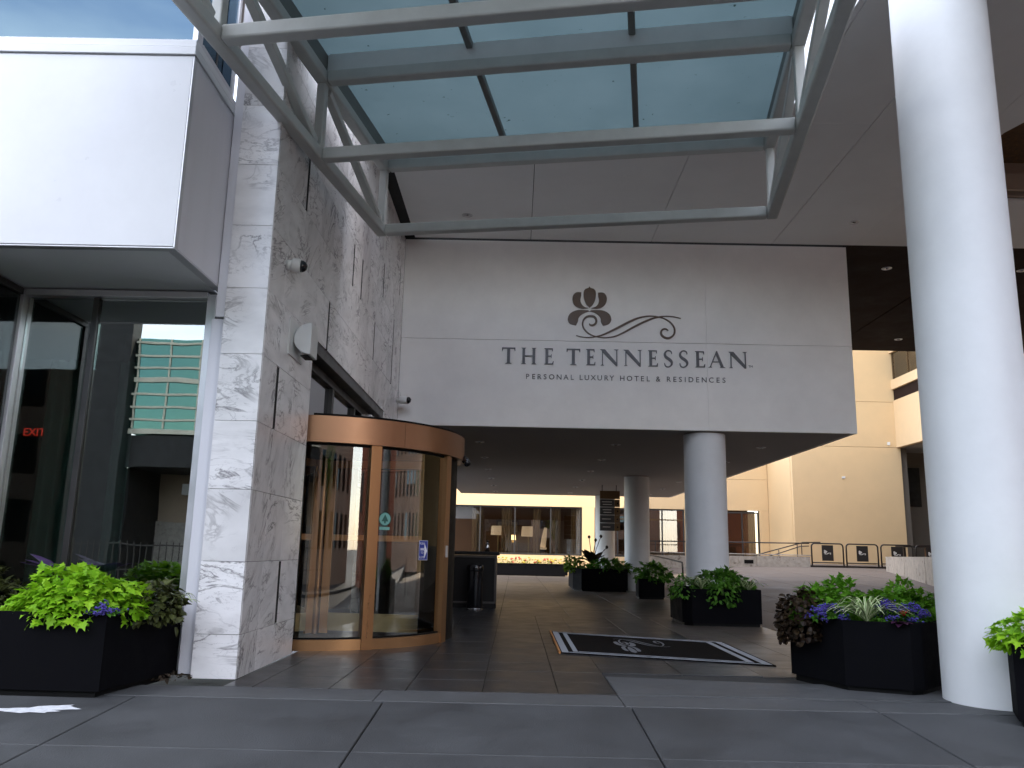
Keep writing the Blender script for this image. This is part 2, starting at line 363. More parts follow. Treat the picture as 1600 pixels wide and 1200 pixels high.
def tube(name, m, pts, r, parent=None, seg=8, closed=False, local=False, square=False):
    """one bar swept along points"""
    pts = [Vector(p) for p in pts]; n = len(pts); V = []; F = []
    if square: seg = 4
    up = None
    for i, p in enumerate(pts):
        a = pts[(i-1) % n] if closed or i else pts[0]; b = pts[(i+1) % n] if closed or i < n-1 else pts[-1]
        t = (b-a).normalized()
        ref = Vector((0, 0, 1)) if abs(t.z) < .9 else Vector((1, 0, 0))
        if up is not None:
            x = (up-t*up.dot(t)).normalized()
        else: x = t.cross(ref).normalized()
        up = x; y = t.cross(x).normalized()
        for k in range(seg):
            th = 2*math.pi*(k+.5)/seg; rr = r[i] if isinstance(r, (list, tuple)) else r
            V.append(tuple(p+x*(rr*math.cos(th))+y*(rr*math.sin(th))))
    for i in range(n if closed else n-1):
        j = (i+1) % n
        for k in range(seg):
            F.append((i*seg+k, i*seg+(k+1) % seg, j*seg+(k+1) % seg, j*seg+k))
    if not closed: F += [tuple(range(seg))[::-1], tuple((n-1)*seg+k for k in range(seg))]
    return pyd(name, V, F, m, parent, smooth=not square, local=local)
def bar(name, m, a, b, wx, wz, parent=None, local=False, bev=.012):
    """square steel section from a to b, sides kept plumb; wx across, wz up"""
    a, b = Vector(a), Vector(b); t = (b-a); L = t.length; t.normalize()
    side = t.cross(Vector((0, 0, 1)))
    side = Vector((1, 0, 0)) if side.length < 1e-3 else side.normalized()
    up = side.cross(t)
    me = boxmesh(wx, L, wz, m, bev)
    o = link(name, me, parent, (a+b)/2, local)
    o.rotation_euler = Matrix((side, t, up)).transposed().to_euler()
    return o
def cyl(name, m, x, y, z0, z1, r, parent=None, seg=48, r1=None, bev=0):
    bm = bmesh.new(); bmesh.ops.create_cone(bm, cap_ends=True, segments=seg, radius1=r, radius2=r if r1 is None else r1, depth=z1-z0)
    bmesh.ops.translate(bm, vec=(x, y, (z0+z1)/2), verts=bm.verts)
    return bmobj(name, bm, m, parent, smooth=True, angle=40)
def lathe(name, m, prof, x, y, z, parent=None, seg=32):
    V = []; F = []
    n = len(prof)
    for r, h in prof:
        for k in range(seg):
            th = 2*math.pi*k/seg; V.append((x+r*math.cos(th), y+r*math.sin(th), z+h))
    for i in range(n-1):
        for k in range(seg):
            F.append((i*seg+k, i*seg+(k+1) % seg, (i+1)*seg+(k+1) % seg, (i+1)*seg+k))
    F += [tuple(range(seg))[::-1], tuple((n-1)*seg+k for k in range(seg))]
    o = pyd(name, V, F, m, parent, smooth=True); o.data.set_sharp_from_angle(angle=R(40)); return o

# ------------------------------------------------------------------ ground
g = box('ground', 'asphalt', -600, 600, -600, 700, -1.2, -1.0, bev=0); tag(g, kind='structure')
road = box('road', 'asphalt', -120, 120, -14, -3.2, -1.0, -.80, bev=0); tag(road, kind='structure')
kerb = box('street_kerb', 'concrete_kerb', -120, 120, -3.2, -2.9, -1.0, -.58, bev=.02); tag(kerb, kind='structure')
fw = box('far_pavement', 'concrete_walk', -120, 120, -60, -14, -1.0, -.66, bev=0); tag(fw, kind='structure')
SLP = .055
def sz(y): return -SLP*(7.28-y)
def slab(name, m, x0, x1, y0, y1, zf, th, parent, bev=.006):
    V = [(x, y, zf(y)-d) for d in (th, 0) for y in (y0, y1) for x in (x0, x1)]
    F = [(0, 2, 3, 1), (4, 5, 7, 6), (0, 1, 5, 4), (2, 6, 7, 3), (0, 4, 6, 2), (1, 3, 7, 5)]
    bm = bmesh.new(); vs = [bm.verts.new(v) for v in V]
    for f in F: bm.faces.new([vs[i] for i in f])
    if bev: bmesh.ops.bevel(bm, geom=list(bm.edges), offset=bev, segments=1, affect='EDGES')
    return bmobj(name, bm, m, parent)
walk = slab('sidewalk', 'joint', -60, 60, -2.9, 7.26, lambda y: sz(y)-.03, .15, None, 0); tag(walk, kind='structure')
xs = [-1.07+2.062*k for k in range(-6, 8)]
for i in range(len(xs)-1):
    slab('slab', 'concrete_walk', xs[i]+.006, xs[i+1]-.006, 5.845, 7.255, sz, .04, walk)
    slab('slab', 'concrete_walk', xs[i]+.006, xs[i+1]-.006, 3.7, 5.835, sz, .04, walk)
    slab('slab', 'concrete_walk', xs[i]+.006, xs[i+1]-.006, 1.2, 3.69, sz, .04, walk)
slab('outer_walk', 'concrete_walk', -59, 59, -2.88, 1.19, sz, .04, walk)
for s in (-1, 1): slab('outer_walk', 'concrete_walk', *((xs[-1]+.01, 59) if s > 0 else (-59, xs[0]-.01)), 1.2, 7.255, sz, .04, walk)
strip = box('kerb_strip', 'joint', -16, 20, 7.27, 7.83, -.12, -.03, bev=0); tag(strip, kind='structure')
sx_ = [-16, -3.9, -1.16, .946, 3.05, 5.2, 9, 20]
for i in range(len(sx_)-1): box('kerbstone', 'concrete_kerb', sx_[i]+.004, sx_[i+1]-.004, 7.275, 7.80, -.1, .0, strip, bev=.006)
# entrance floor of dark slate
floor = box('entrance_floor', 'joint', -2.62, 4.5, 7.83, 45, -.12, -.012, bev=0); tag(floor, kind='structure')
T = .69
gx = [-2.61, -2.34, -1.65, -.96, -.27, .42, .944]
y = 7.815; rows = []
while y < 17: rows.append(y); y += T
for j in range(len(rows)-1):
    for i in range(len(gx)-1):
        box('tile', 'slate', gx[i]+.004, gx[i+1]-.004, rows[j]+.004, rows[j+1]-.004, -.02, random.uniform(-.0006, .0006), floor, bev=.002)
gx2 = [.944, 1.80, 2.66, 3.52, 4.5]
def ramp_edge(x): return 9.03-(x-.944)*.21
for j in range(len(rows)-1):
    for i in range(len(gx2)-1):
        if rows[j] < 8.9: continue
        box('tile', 'paver' if i > 1 else 'slate', gx2[i]+.004, gx2[i+1]-.004, rows[j]+.004, rows[j+1]-.004, -.02, random.uniform(-.0006, .0006), floor, bev=.002)
yend = rows[-1]
y = yend; k = 0
while y < 44.6:
    y2 = min(45, y+1.38)
    xx = [-2.6, -1.65, -.27, 1.1, 2.5, 4.5]
    for i in range(len(xx)-1):
        box('tile', 'slate' if y < 21 else 'paver', xx[i]+.006, xx[i+1]-.006, y+.006, y2-.006, -.02, random.uniform(-.001, .001), floor, bev=.003)
    y = y2
# pale concrete apron right of the tiles, its far edge slanting
ap = prism('concrete_apron', 'concrete_kerb', [(.952, 7.835), (4.49, 7.835), (4.49, 8.70), (2.55, 8.70), (.952, 8.90)], -.02, .006, bev=.003); tag(ap, kind='structure')
ap2 = prism('sloping_apron', 'concrete_kerb', [(4.51, 7.32), (20, 7.32), (20, 8.72), (4.51, 8.72)], -.1, .0); tag(ap2, kind='structure')
# courtyard driveway, rising to the right and the back
def dz(x, y):
    w_ = min(1, max(0, (x-4.5)/1.8))*min(1, .76+.046*max(0, x-6))
    return .03*max(0, y-9.5)*w_
drive = bpy.data.objects.new('driveway', None)
XS = [4.51, 5.4, 6.3, 8.4, 10.5, 12.6, 14.7, 16.8, 19, 24]; YS = [8.73, 11, 13.3, 15.6, 17.9, 20.2, 22.5, 24.8, 27.1, 29.4, 31.7, 34, 36.3, 38.6, 41, 45]
V = [(x, y, dz(x, y)-.02) for y in YS for x in XS]; nx = len(XS)
F = [(j*nx+i, j*nx+i+1, (j+1)*nx+i+1, (j+1)*nx+i) for j in range(len(YS)-1) for i in range(nx-1)]
bpy.data.objects.remove(drive)
drive = pyd('driveway', V, F, 'joint', center=False); tag(drive, kind='structure')
for j in range(len(YS)-1):
    for i in range(nx-1):
        q = .008
        c = [(XS[i]+q, YS[j]+q), (XS[i+1]-q, YS[j]+q), (XS[i+1]-q, YS[j+1]-q), (XS[i]+q, YS[j+1]-q)]
        V = [(x, y, dz(x, y)-.019) for x, y in c]+[(x, y, dz(x, y)) for x, y in c]
        pyd('slab', V, [(4, 5, 6, 7), (0, 1, 5, 4), (1, 2, 6, 5), (2, 3, 7, 6), (3, 0, 4, 7)], 'driveway', drive)
# paint smear and litter on the pavement
pm = []
for k in range(26):
    a = k/26*2*math.pi; r_ = .55+.75*random.random(); pm.append((-3.72+.30*r_*math.cos(a)+.05*math.sin(a), 6.72+.085*r_*math.sin(a)+.10*max(0, math.cos(a-.9))**6, 0))
V = [(x, y, sz(y)+.003) for x, y, _ in pm]; n_ = len(V)
o = pyd('paint_smear', V, [tuple(range(n_))], 'paint_mark'); tag(o, 'splashed white paint smear on the pavement before the left planter', 'paint mark')

# ------------------------------------------------------------------ marble pier and wall
XW, YM = -2.617, 8.20
mw = thing('marble_wall', 'white marble clad pier and side wall with grey veins, beside the revolving door', 'wall', (-2.83, 8.2, 0))
ROW = [0, .407, 1.09, 1.79, 2.475, 3.167, 3.87, 4.56, 5.25, 5.945, 6.64, 7.33, 8.02, 8.71]
for j in range(len(ROW)-1):
    box('marble_panel', 'marble', -3.05, XW-.004, YM, YM+.03, ROW[j]+.002, ROW[j+1]-.002, mw, bev=.002)
YJ = [8.234, 8.78, 9.42, 10.2, 10.92, 11.62, 12.33, 13.03, 13.74, 14.44, 15.14, 15.95, 16.63, 17.2, 17.728]
SL = {(2, 1), (1, 4), (4, 6), (9, 7), (2, 8), (6, 8), (7, 8), (10, 9), (12, 8), (13, 10), (12, 7)}       # joints that open into a dark slot
for j in range(len(ROW)-1):
    if ROW[j] > 8.2: continue
    for i in range(len(YJ)-1):
        if YJ[i] >= 10.19 and YJ[i+1] <= 15.96 and ROW[j+1] < 3.9: continue
        z0 = ROW[j]+.002; z1 = min(ROW[j+1], 8.14)-.002
        a = YJ[i]+(.045 if (i, j) in SL else .0015); b = YJ[i+1]-(.045 if (i+1, j) in SL else .0015)
        if i == 0: a = YM+.031
        box('marble_panel', 'marble', XW-.03, XW, a, b, z0, z1, mw, bev=.002)
for i, j in SL:
    if ROW[j] < 8: box('slot_strip', 'black', XW-.029, XW-.002, YJ[i]-.044, YJ[i]+.044, ROW[j]+.01, min(ROW[j+1], 8.13)-.01, mw, bev=0)
box('core', 'black', -3.04, XW-.032, 8.232, 10.19, 0, 8.7, mw, bev=0)
box('core', 'black', -3.04, XW-.032, 10.2, 18.2, 3.885, 8.2, mw, bev=0)
box('core', 'black', -3.04, XW-.032, 15.96, 18.2, 0, 3.88, mw, bev=0)
box('recess_reveal', 'marble', -2.90, XW-.032, 10.192, 10.2, 0, 3.87, mw, bev=0)
box('recess_reveal', 'marble', -2.90, XW-.032, 15.945, 15.955, 0, 3.87, mw, bev=0)
# transom glazing over the door
tw = thing('transom_window', 'dark framed transom window over the bronze revolving door', 'window', (-2.85, 13, 2.9))
box('head', 'dark_frame', -2.95, -2.63, 10.22, 15.94, 3.72, 3.868, tw)
box('head', 'dark_frame', -2.95, -2.80, 10.22, 15.94, 3.60, 3.715, tw)
box('sill', 'dark_frame', -2.95, -2.80, 10.22, 15.94, 2.86, 2.95, tw)
for yy in (10.24, 12.25, 13.95, 15.3): box('mullion', 'dark_frame', -2.93, -2.80, yy, yy+.11, 2.955, 3.595, tw)
for a, b in ((10.36, 12.24), (12.37, 13.94), (14.07, 15.29)): box('pane', 'glass_trans', -2.88, -2.86, a, b, 2.955, 3.595, tw, bev=0)
box('side_panel', 'marble', -2.80, XW-.002, 14.62, 15.90, 0, 3.59, tw)

# ------------------------------------------------------------------ left wing with its white projecting box
XB = -3.157; YB = 7.112; ZB = 3.89
wing = thing('hotel_wing', 'white boxy hotel wing with dark storefront glass left of the marble pier', 'building', (-7, 8.4, 0))
box('front_panel', 'white_panel', -14, XB-.012, YB, YB+.06, ZB+.012, 5.825, wing, bev=.006)
box('corner_trim', 'alu_frame', XB-.010, XB+.004, YB-.003, YB+.07, ZB, 5.825, wing)
box('side_panel', 'alu_panel', XB-.05, XB, YB+.075, 8.36, ZB+.012, 5.825, wing, bev=.004)
box('lower_coping', 'white_panel', -14, XB+.012, YB-.02, 8.36, 5.835, 5.915, wing)
box('upper_coping', 'white_panel', -14, XB+.006, YB-.004, 8.36, 5.925, 6.0, wing)
box('drip_edge', 'alu_frame', -14, XB+.002, YB+.004, YB+.09, ZB-.006, ZB+.008, wing)
box('drip_edge', 'alu_frame', XB-.09, XB+.002, YB+.095, 8.36, ZB-.006, ZB+.008, wing)
box('soffit_panel', 'soffit', -14, XB-.095, YB+.095, 8.50, ZB-.0, ZB+.02, wing)
box('jamb', 'alu_panel', -3.15, -3.055, 8.225, 8.55, 3.56, 8.7, wing)
box('jamb', 'alu_panel', -3.20, -3.055, 8.27, 8.60, .03, 3.55, wing)
box('jamb', 'alu_frame', -3.30, -3.205, 8.36, 8.50, .05, 3.84, wing)
box('header', 'alu_frame', -5.24, -3.305, 8.36, 8.50, 3.80, 3.868, wing)
box('sill', 'alu_frame', -5.24, -3.305, 8.36, 8.50, .02, .12, wing)
box('corner_mullion', 'alu_frame', -5.32, -5.245, 8.36, 8.50, .02, 3.868, wing)
box('mullion', 'dark_frame', -4.53, -4.47, 8.41, 8.51, .125, 3.795, wing)
box('pane', 'glass_store', -5.24, -4.535, 8.45, 8.47, .125, 3.795, wing, bev=0)
box('pane', 'glass_store', -4.465, -3.305, 8.45, 8.47, .125, 3.795, wing, bev=0)
box('pane', 'glass_return', -5.30, -5.28, 7.27, 8.355, .125, 3.795, wing, bev=0)
box('header', 'dark_frame', -5.33, -5.25, 7.20, 8.355, 3.80, 3.868, wing)
box('pane', 'glass_store', -14, -5.32, 7.22, 7.24, .125, 3.795, wing, bev=0)
box('corner_mullion', 'dark_frame', -5.33, -5.25, 7.18, 7.26, .02, 3.795, wing)
# window band above the box
box('upper_pane', 'glass_upper', -14, XB-.07, 7.20, 7.22, 6.01, 8.9, wing, bev=0)
box('upper_pane', 'glass_upper', XB-.055, XB-.035, 7.32, 8.14, 6.09, 8.8, wing, bev=0)
box('window_frame', 'alu_frame', XB-.075, XB-.02, 7.19, 7.31, 6.005, 8.9, wing)
box('window_frame', 'alu_frame', XB-.075, XB-.015, 7.32, 8.14, 6.005, 6.085, wing)
box('window_frame', 'alu_frame', XB-.075, XB-.015, 8.145, 8.22, 6.005, 8.9, wing)
box('window_frame', 'dark_frame', XB-.065, XB-.028, 7.70, 7.735, 6.09, 8.8, wing)
box('roof', 'white_panel', -14, XB, 7.15, 12, 8.95, 9.3, wing)
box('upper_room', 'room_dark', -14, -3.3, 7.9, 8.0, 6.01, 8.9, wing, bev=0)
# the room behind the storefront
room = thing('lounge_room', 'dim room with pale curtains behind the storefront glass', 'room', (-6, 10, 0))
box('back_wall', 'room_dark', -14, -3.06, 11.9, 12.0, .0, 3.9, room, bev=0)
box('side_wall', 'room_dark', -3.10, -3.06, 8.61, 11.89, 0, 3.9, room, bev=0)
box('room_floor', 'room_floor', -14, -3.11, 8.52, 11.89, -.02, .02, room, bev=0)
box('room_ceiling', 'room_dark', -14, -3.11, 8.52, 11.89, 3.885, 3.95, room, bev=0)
def curtain(name, m, x0, x1, y, z0, z1, parent, amp=.05, per=.14):
    n = max(8, int((x1-x0)/per*8)); V = []; F = []
    for i in range(n+1):
        x = x0+(x1-x0)*i/n; yy = y+amp*math.sin(2*math.pi*(x-x0)/per)+.4*amp*math.sin(2*math.pi*(x-x0)/per*.37)
        V += [(x, yy, z0), (x, yy, z1)]
    for i in range(n): F.append((2*i, 2*i+2, 2*i+3, 2*i+1))
    return pyd(name, V, F, m, parent, smooth=True)
for a, b, lab in ((-6.5, -5.80, 'far left'), (-5.40, -4.95, 'middle'), (-4.6, -4.35, 'narrow')):
    c = curtain('curtain', 'curtain_green', a, b, 9.3, .4, 3.3, None)
    tag(c, {'far left': 'greenish sheer curtain hanging behind the left storefront pane under the red exit sign', 'middle': 'greenish sheer curtain behind the storefront glass, middle of the three', 'narrow': 'narrow greenish sheer curtain behind the storefront glass nearest the pier'}[lab], 'curtain', 'sheer curtains in the lounge')
def text_obj(name, body, size, m, loc, parent=None, ext=.004, spacing=1.0, rot=(math.pi/2, 0, 0), align='CENTER'):
    cu = bpy.data.curves.new(name, 'FONT'); cu.body = body; cu.size = size; cu.extrude = ext; cu.space_character = spacing; cu.align_x = align; cu.resolution_u = 3
    ob = bpy.data.objects.new(name, cu); COL.objects.link(ob)
    dg = bpy.context.evaluated_depsgraph_get(); me = bpy.data.meshes.new_from_object(ob.evaluated_get(dg))
    bpy.data.objects.remove(ob); bpy.data.curves.remove(cu)
    me.materials.clear(); me.materials.append(M[m])
    o = link(name, me, parent, loc); o.rotation_euler = rot
    return o
ex = thing('exit_sign', 'red lit EXIT sign inside the dark storefront room', 'sign', (-6.2, 10.5, 2.6))
box('sign_case', 'room_dark', -6.34, -6.08, 10.51, 10.54, 2.54, 2.70, ex)
text_obj('sign_text', 'EXIT', .14, 'exit_red', (-6.21, 10.505, 2.57), ex)

# ------------------------------------------------------------------ upper soffit
ZS = 8.145
so_ = thing('upper_soffit', 'grey panelled soffit high above the entrance court', 'ceiling', (4, 14, ZS))
jx = [-2.40, .22, 2.935, 5.65, 7.5]
for i in range(3):
    box('soffit_panel', 'soffit', jx[i]+.006, jx[i+1]-.006, 12.3, 17.62, ZS, ZS+.05, so_, bev=.003)
box('backing', 'joint', -2.9, 7.5, 12.3, 17.62, ZS+.052, ZS+.09, so_, bev=0)
box('backing', 'joint', 4.3, 7.5, 2.2, 12.29, ZS+.052, ZS+.09, so_, bev=0)
box('soffit_panel', 'soffit', 4.3, 5.644, 2.2, 12.29, ZS, ZS+.05, so_, bev=.003)
box('soffit_panel', 'soffit', 5.656, 7.494, 2.2, 17.62, ZS, ZS+.05, so_, bev=.003)
# coffer with woven ceiling at the right
prism('soffit_panel', 'soffit', [(7.5, 2.2), (26, 2.2), (26, 9.2), (8.35, 11.2), (7.9, 12.5), (7.85, 15.1), (7.5, 15.1)], ZS, ZS+.05, so_)
box('coffer_ceiling', 'woven', 7.4, 26, 9.0, 15.2, ZS+.75, ZS+.80, so_, bev=0)
box('coffer_beam', 'beige_beam', 7.86, 26, 15.02, 15.10, ZS+.06, ZS+.75, so_)
box('coffer_beam', 'beige_beam', 7.86, 26, 14.60, 14.68, ZS-.0, ZS+.32, so_)
box('soffit_panel', 'soffit', 7.5, 26, 15.105, 17.62, ZS+.002, ZS+.052, so_, bev=.003)
box('gap_cover', 'black', -2.9, -2.3, 12.3, 18.2, ZS+.10, ZS+.2, so_, bev=0)  # black strip added to stop light and keep the soffit gap dark
box('roof_deck', 'black', -2.9, 26, 12.32, 17.6, ZS+.82, ZS+.9, so_, bev=0)
box('roof_deck', 'black', 4.32, 26, 2.22, 12.3, ZS+.82, ZS+.9, so_, bev=0)
box('soffit_fascia', 'soffit', -2.58, 4.29, 12.2, 12.29, ZS, ZS+1.2, so_)
box('soffit_fascia', 'soffit', 4.2, 4.29, 2.1, 12.19, ZS, ZS+1.2, so_)
box('soffit_fascia', 'soffit', 4.3, 26, 2.1, 2.19, ZS, ZS+1.2, so_)
# dark soffit behind
ds = thing('dark_soffit', 'dark brown soffit between the sign wall and the yellow courtyard wall', 'ceiling', (12, 22, ZS))
for i, x in enumerate((7.37, 10.5, 13.6, 16.7)):
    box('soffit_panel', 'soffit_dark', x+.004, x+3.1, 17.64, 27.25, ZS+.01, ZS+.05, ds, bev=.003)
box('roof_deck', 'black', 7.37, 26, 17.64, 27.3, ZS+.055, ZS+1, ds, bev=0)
def downlight(x, y, z, r, label, group):
    t = thing('recessed_light', label, 'ceiling light', (x, y, z), group)
    V = []; F = []; n = 20
    prof = [(r*1.35, -.004), (r*1.28, -.014), (r, -.010), (r*.82, .03)]
    o = lathe('trim_ring', 'alu_frame', prof, x, y, z, t, 20)
    lathe('bulb', 'chrome', [(r*.1, -.03), (r*.45, -.022), (r*.6, -.008), (r*.6, -.002)], x, y, z-.004, t, 16)
    return t
for x, lab in ((-1.14, 'nearest the marble wall'), (1.55, 'half hidden above the lowest canopy beam'), (6.96, 'just left of the big white column')):
    downlight(x, 16.3, ZS, .085, 'recessed downlight in the grey upper soffit, '+lab, 'downlights in the upper soffit')
for x, y, lab in ((8.88, 19.1, 'just left of the big column'), (12.16, 25.7, 'farthest back above the yellow wall'), (12.13, 19.07, 'right of the big column')):
    downlight(x, y, ZS+.01, .09, 'recessed downlight in the dark brown soffit, '+lab, 'downlights in the dark soffit')
ordw = ['front', 'second', 'third', 'fourth', 'fifth', 'rearmost']
for x, lab in ((-.93, 'row nearest the revolving door'), (2.45, 'middle row over the planters'), (6.04, 'row along the open courtyard edge')):
    for k in range(6):
        downlight(x, 20.36+3.47*k, 3.886, .09, '%s small downlight of the %s under the sign block' % (ordw[k], lab), 'downlights under the sign block')

# ------------------------------------------------------------------ sign block
ZT, ZL, YS_, XR = 8.14, 3.886, 17.73, 7.355
sw = thing('sign_wall', 'pale concrete block carrying the hotel name above the drive-through', 'wall', (2.4, 17.73, ZL))
box('face_panel', 'sign_concrete', XW+.003, 4.149, YS_, YS_+.1, 5.829, ZT, sw, bev=.004)
box('face_panel', 'sign_concrete', 4.151, XR, YS_, YS_+.1, 5.829, ZT, sw, bev=.004)
box('face_panel', 'sign_concrete', XW+.003, 4.149, YS_, YS_+.1, ZL+.0, 5.821, sw, bev=.004)
box('face_panel', 'sign_concrete', 4.151, XR, YS_, YS_+.1, ZL+.0, 5.821, sw, bev=.004)
box('side_panel', 'sign_concrete', XR-.1, XR-.003, YS_+.105, 39.6, ZL+.004, 5.9, sw)
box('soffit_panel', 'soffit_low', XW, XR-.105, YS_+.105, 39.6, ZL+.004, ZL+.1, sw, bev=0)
box('core', 'joint', XW-.02, XR-.11, YS_+.11, 27, ZL+.11, 9.0, sw, bev=0)
box('roof_slab', 'joint', XW+.01, XR-.11, 27.01, 39.55, ZL+.11, 5.7, sw, bev=0)
lw_ = thing('side_wall', 'dark wall under the sign block behind the revolving door', 'wall', (-2.9, 28, 0))
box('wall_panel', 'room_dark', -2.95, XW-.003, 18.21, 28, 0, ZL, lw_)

# lettering
def S2P(x, z): return (x, z)
def letter_T(w): return [[(0, 1), (w, 1), (w, .80), (w*.96, .80), (w*.90, .93), (w*.61, .93), (w*.61, .06), (w*.74, 0), (w*.26, 0), (w*.39, .06), (w*.39, .93), (w*.10, .93), (w*.04, .80), (0, .80)]]
def stem(x, t, z0=0, z1=1, s=.06):
    return [(x-s, z0), (x+t+s, z0), (x+t, z0+.05), (x+t, z1-.05), (x+t+s, z1), (x-s, z1), (x, z1-.05), (x, z0+.05)]
def letter_H(w): return [stem(.07, .16), stem(w-.23, .16), [(.23, .47), (w-.23, .47), (w-.23, .53), (.23, .53)]]
def letter_E(w): return [[(0, 0), (w, 0), (w+.02, .20), (w-.02, .20), (w*.86, .06), (.24, .06), (.24, .47), (w*.72, .48), (w*.76, .40), (w*.80, .40), (w*.80, .64), (w*.76, .64), (w*.72, .54), (.24, .54), (.24, .94), (w*.82, .94), (w*.90, .82), (w*.94, .82), (w*.92, 1), (0, 1), (.08, .95), (.08, .05)]]
def letter_N(w): return [[(-.04, 0), (.17, 0), (.10, .05), (.10, .82), (w*.90, -.03), (w*.96, -.03), (w*.96, .95), (w+.04, 1), (w*.78, 1), (w*.90, .95), (w*.90, .18), (w*.22, 1), (-.06, 1), (.05, .93), (.05, .05)]]
def letter_A(w): return [[(-.04, 0), (.20, 0), (.13, .05), (w*.29, .36), (w*.66, .36), (w*.78, .05), (w*.70, 0), (w+.06, 0), (w*.95, .05), (w*.56, 1.03), (w*.50, 1.03), (.07, .05)], 'hole']
def letter_S(w):
    P = []; W = []
    ctrl = [(.90, .80, .04), (.84, .93, .05), (.62, 1.0, .06), (.36, .98, .08), (.14, .86, .11), (.12, .70, .13), (.30, .57, .15), (.60, .46, .16), (.86, .32, .14), (.88, .15, .11), (.68, .02, .08), (.40, -.02, .06), (.16, .05, .05), (.06, .22, .04)]
    n = len(ctrl)
    def cr(a, b, c, d, t): return .5*((2*b)+(c-a)*t+(2*a-5*b+4*c-d)*t*t+(-a+3*b-3*c+d)*t**3)
    for i in range(n-1):
        p = [ctrl[max(0, min(n-1, i+q))] for q in (-1, 0, 1, 2)]
        for t in (0, .34, .67):
            P.append((cr(*[q[0] for q in p], t)*w, cr(*[q[1] for q in p], t))); W.append(cr(*[q[2] for q in p], t))
    P.append((ctrl[-1][0]*w, ctrl[-1][1])); W.append(.04)
    return P, W
CAP = .362; ZBL = 5.284
name_sign = thing('name_lettering', 'large dark metal letters THE TENNESSEAN on the pale sign wall', 'lettering', (2.3, YS_, ZBL))
LX = [('T', 87, 163), ('H', 197, 283), ('E', 328, 380), ('T', 455, 532), ('E', 565, 617), ('N', 652, 747), ('N', 785, 880), ('E', 918, 972), ('S', 1008, 1058), ('S', 1095, 1145), ('E', 1185, 1240), ('A', 1262, 1350), ('N', 1382, 1477)]
YF = YS_-.035
def u2m(p, x0): return (x0+p[0]*CAP, ZBL+p[1]*CAP)
for ch, a, b in LX:
    x0 = at(760+a/3.636, 570, 1, YS_).x; x1 = at(760+b/3.636, 570, 1, YS_).x; wd = (x1-x0)/CAP
    if ch == 'S':
        P_, W_ = letter_S(wd); o = ribbon('letter', 'letter_metal', [u2m(p, x0) for p in P_], [q*CAP for q in W_], YF, YS_-.005, name_sign)
    else:
        polys = {'T': letter_T, 'H': letter_H, 'E': letter_E, 'N': letter_N, 'A': letter_A}[ch](wd)
        bm = bmesh.new()
        if ch == 'A':       # two legs and a cross bar
            polys = [[(-.04, 0), (.20, 0), (.13, .05), (wd*.53, .93), (wd*.55, 1.03), (wd*.50, 1.03), (.07, .05)],
                     [(wd*.78, .05), (wd*.70, 0), (wd+.06, 0), (wd*.95, .05), (wd*.555, 1.03), (wd*.505, 1.03), (wd*.46, .88)],
                     [(wd*.25, .33), (wd*.71, .33), (wd*.69, .38), (wd*.27, .38)]]
        for k, pl in enumerate(polys):
            off = .001*k
            vs = [bm.verts.new((u2m(p, x0)[0], YF-off, u2m(p, x0)[1])) for p in pl]; f = bm.faces.new(vs)
            r = bmesh.ops.extrude_face_region(bm, geom=[f]); bmesh.ops.translate(bm, vec=(0, .03, 0), verts=[e for e in r['geom'] if isinstance(e, bmesh.types.BMVert)])
        bmesh.ops.triangulate(bm, faces=[q for q in bm.faces if len(q.verts) > 4])
        o = bmobj('letter', bm, 'letter_metal', name_sign)
text_obj('trademark', 'TM', .07, 'letter_metal', (5.10, YS_-.006, ZBL+.02), name_sign)
tl = thing('tagline_lettering', 'small dark capitals PERSONAL LUXURY HOTEL & RESIDENCES under the hotel name', 'lettering', (2.3, YS_, 4.95))
TAGX = [('P', 824.1), ('E', 833.6), ('R', 842.6), ('S', 851.6), ('O', 861.9), ('N', 873.5), ('A', 884.3), ('L', 893.9), ('L', 907.8), ('U', 916.9), ('X', 926.9), ('U', 937.0), ('R', 947.2), ('Y', 955.9), ('H', 972.2), ('O', 983.5), ('T', 994.6), ('E', 1003.6), ('L', 1012.6), ('&', 1028.1), ('R', 1044.6), ('E', 1054.2), ('S', 1063.0), ('I', 1070.6), ('D', 1079.4), ('E', 1089.7), ('N', 1100.1), ('C', 1111.1), ('E', 1121.6), ('S', 1131.0)]
for ch, px in TAGX:
    x = at(px, 592, 1, YS_).x
    text_obj('letter', ch, .163, 'tag_dark', (x, YS_-.008, 4.95), tl, ext=.006)
# flower emblem (crop of the photograph: 7.27 px per photo px from 860,430)
def E2(x, y):
    p = at(860+x/7.273, 430+y/7.273, 1, YS_); return (p.x, p.z)
fe = thing('flower_emblem', 'brown iris flower and scroll emblem above the hotel name', 'emblem', (2.0, YS_, 6.3))
def smooth(pts, n=6, closed=True):
    out = []; N = len(pts)
    for i in range(N if closed else N-1):
        p = [pts[(i+q) % N] if closed else pts[max(0, min(N-1, i+q))] for q in (-1, 0, 1, 2)]
        for k in range(n):
            t = k/n; out.append(tuple(.5*((2*p[1][j])+(p[2][j]-p[0][j])*t+(2*p[0][j]-5*p[1][j]+4*p[2][j]-p[3][j])*t*t+(-p[0][j]+3*p[1][j]-3*p[2][j]+p[3][j])*t**3) for j in range(len(p[0]))))
    if not closed: out.append(tuple(pts[-1]))
    return out
def petal(m, segs, parent, y0=YS_-.03, y1=YS_-.004):
    """outline as several smooth runs joined at corners"""
    pts = []
    for s in segs: pts += smooth(s, 5, closed=False)[:-1]
    return plate('petal', m, [E2(*p) for p in pts], y0, y1, parent)
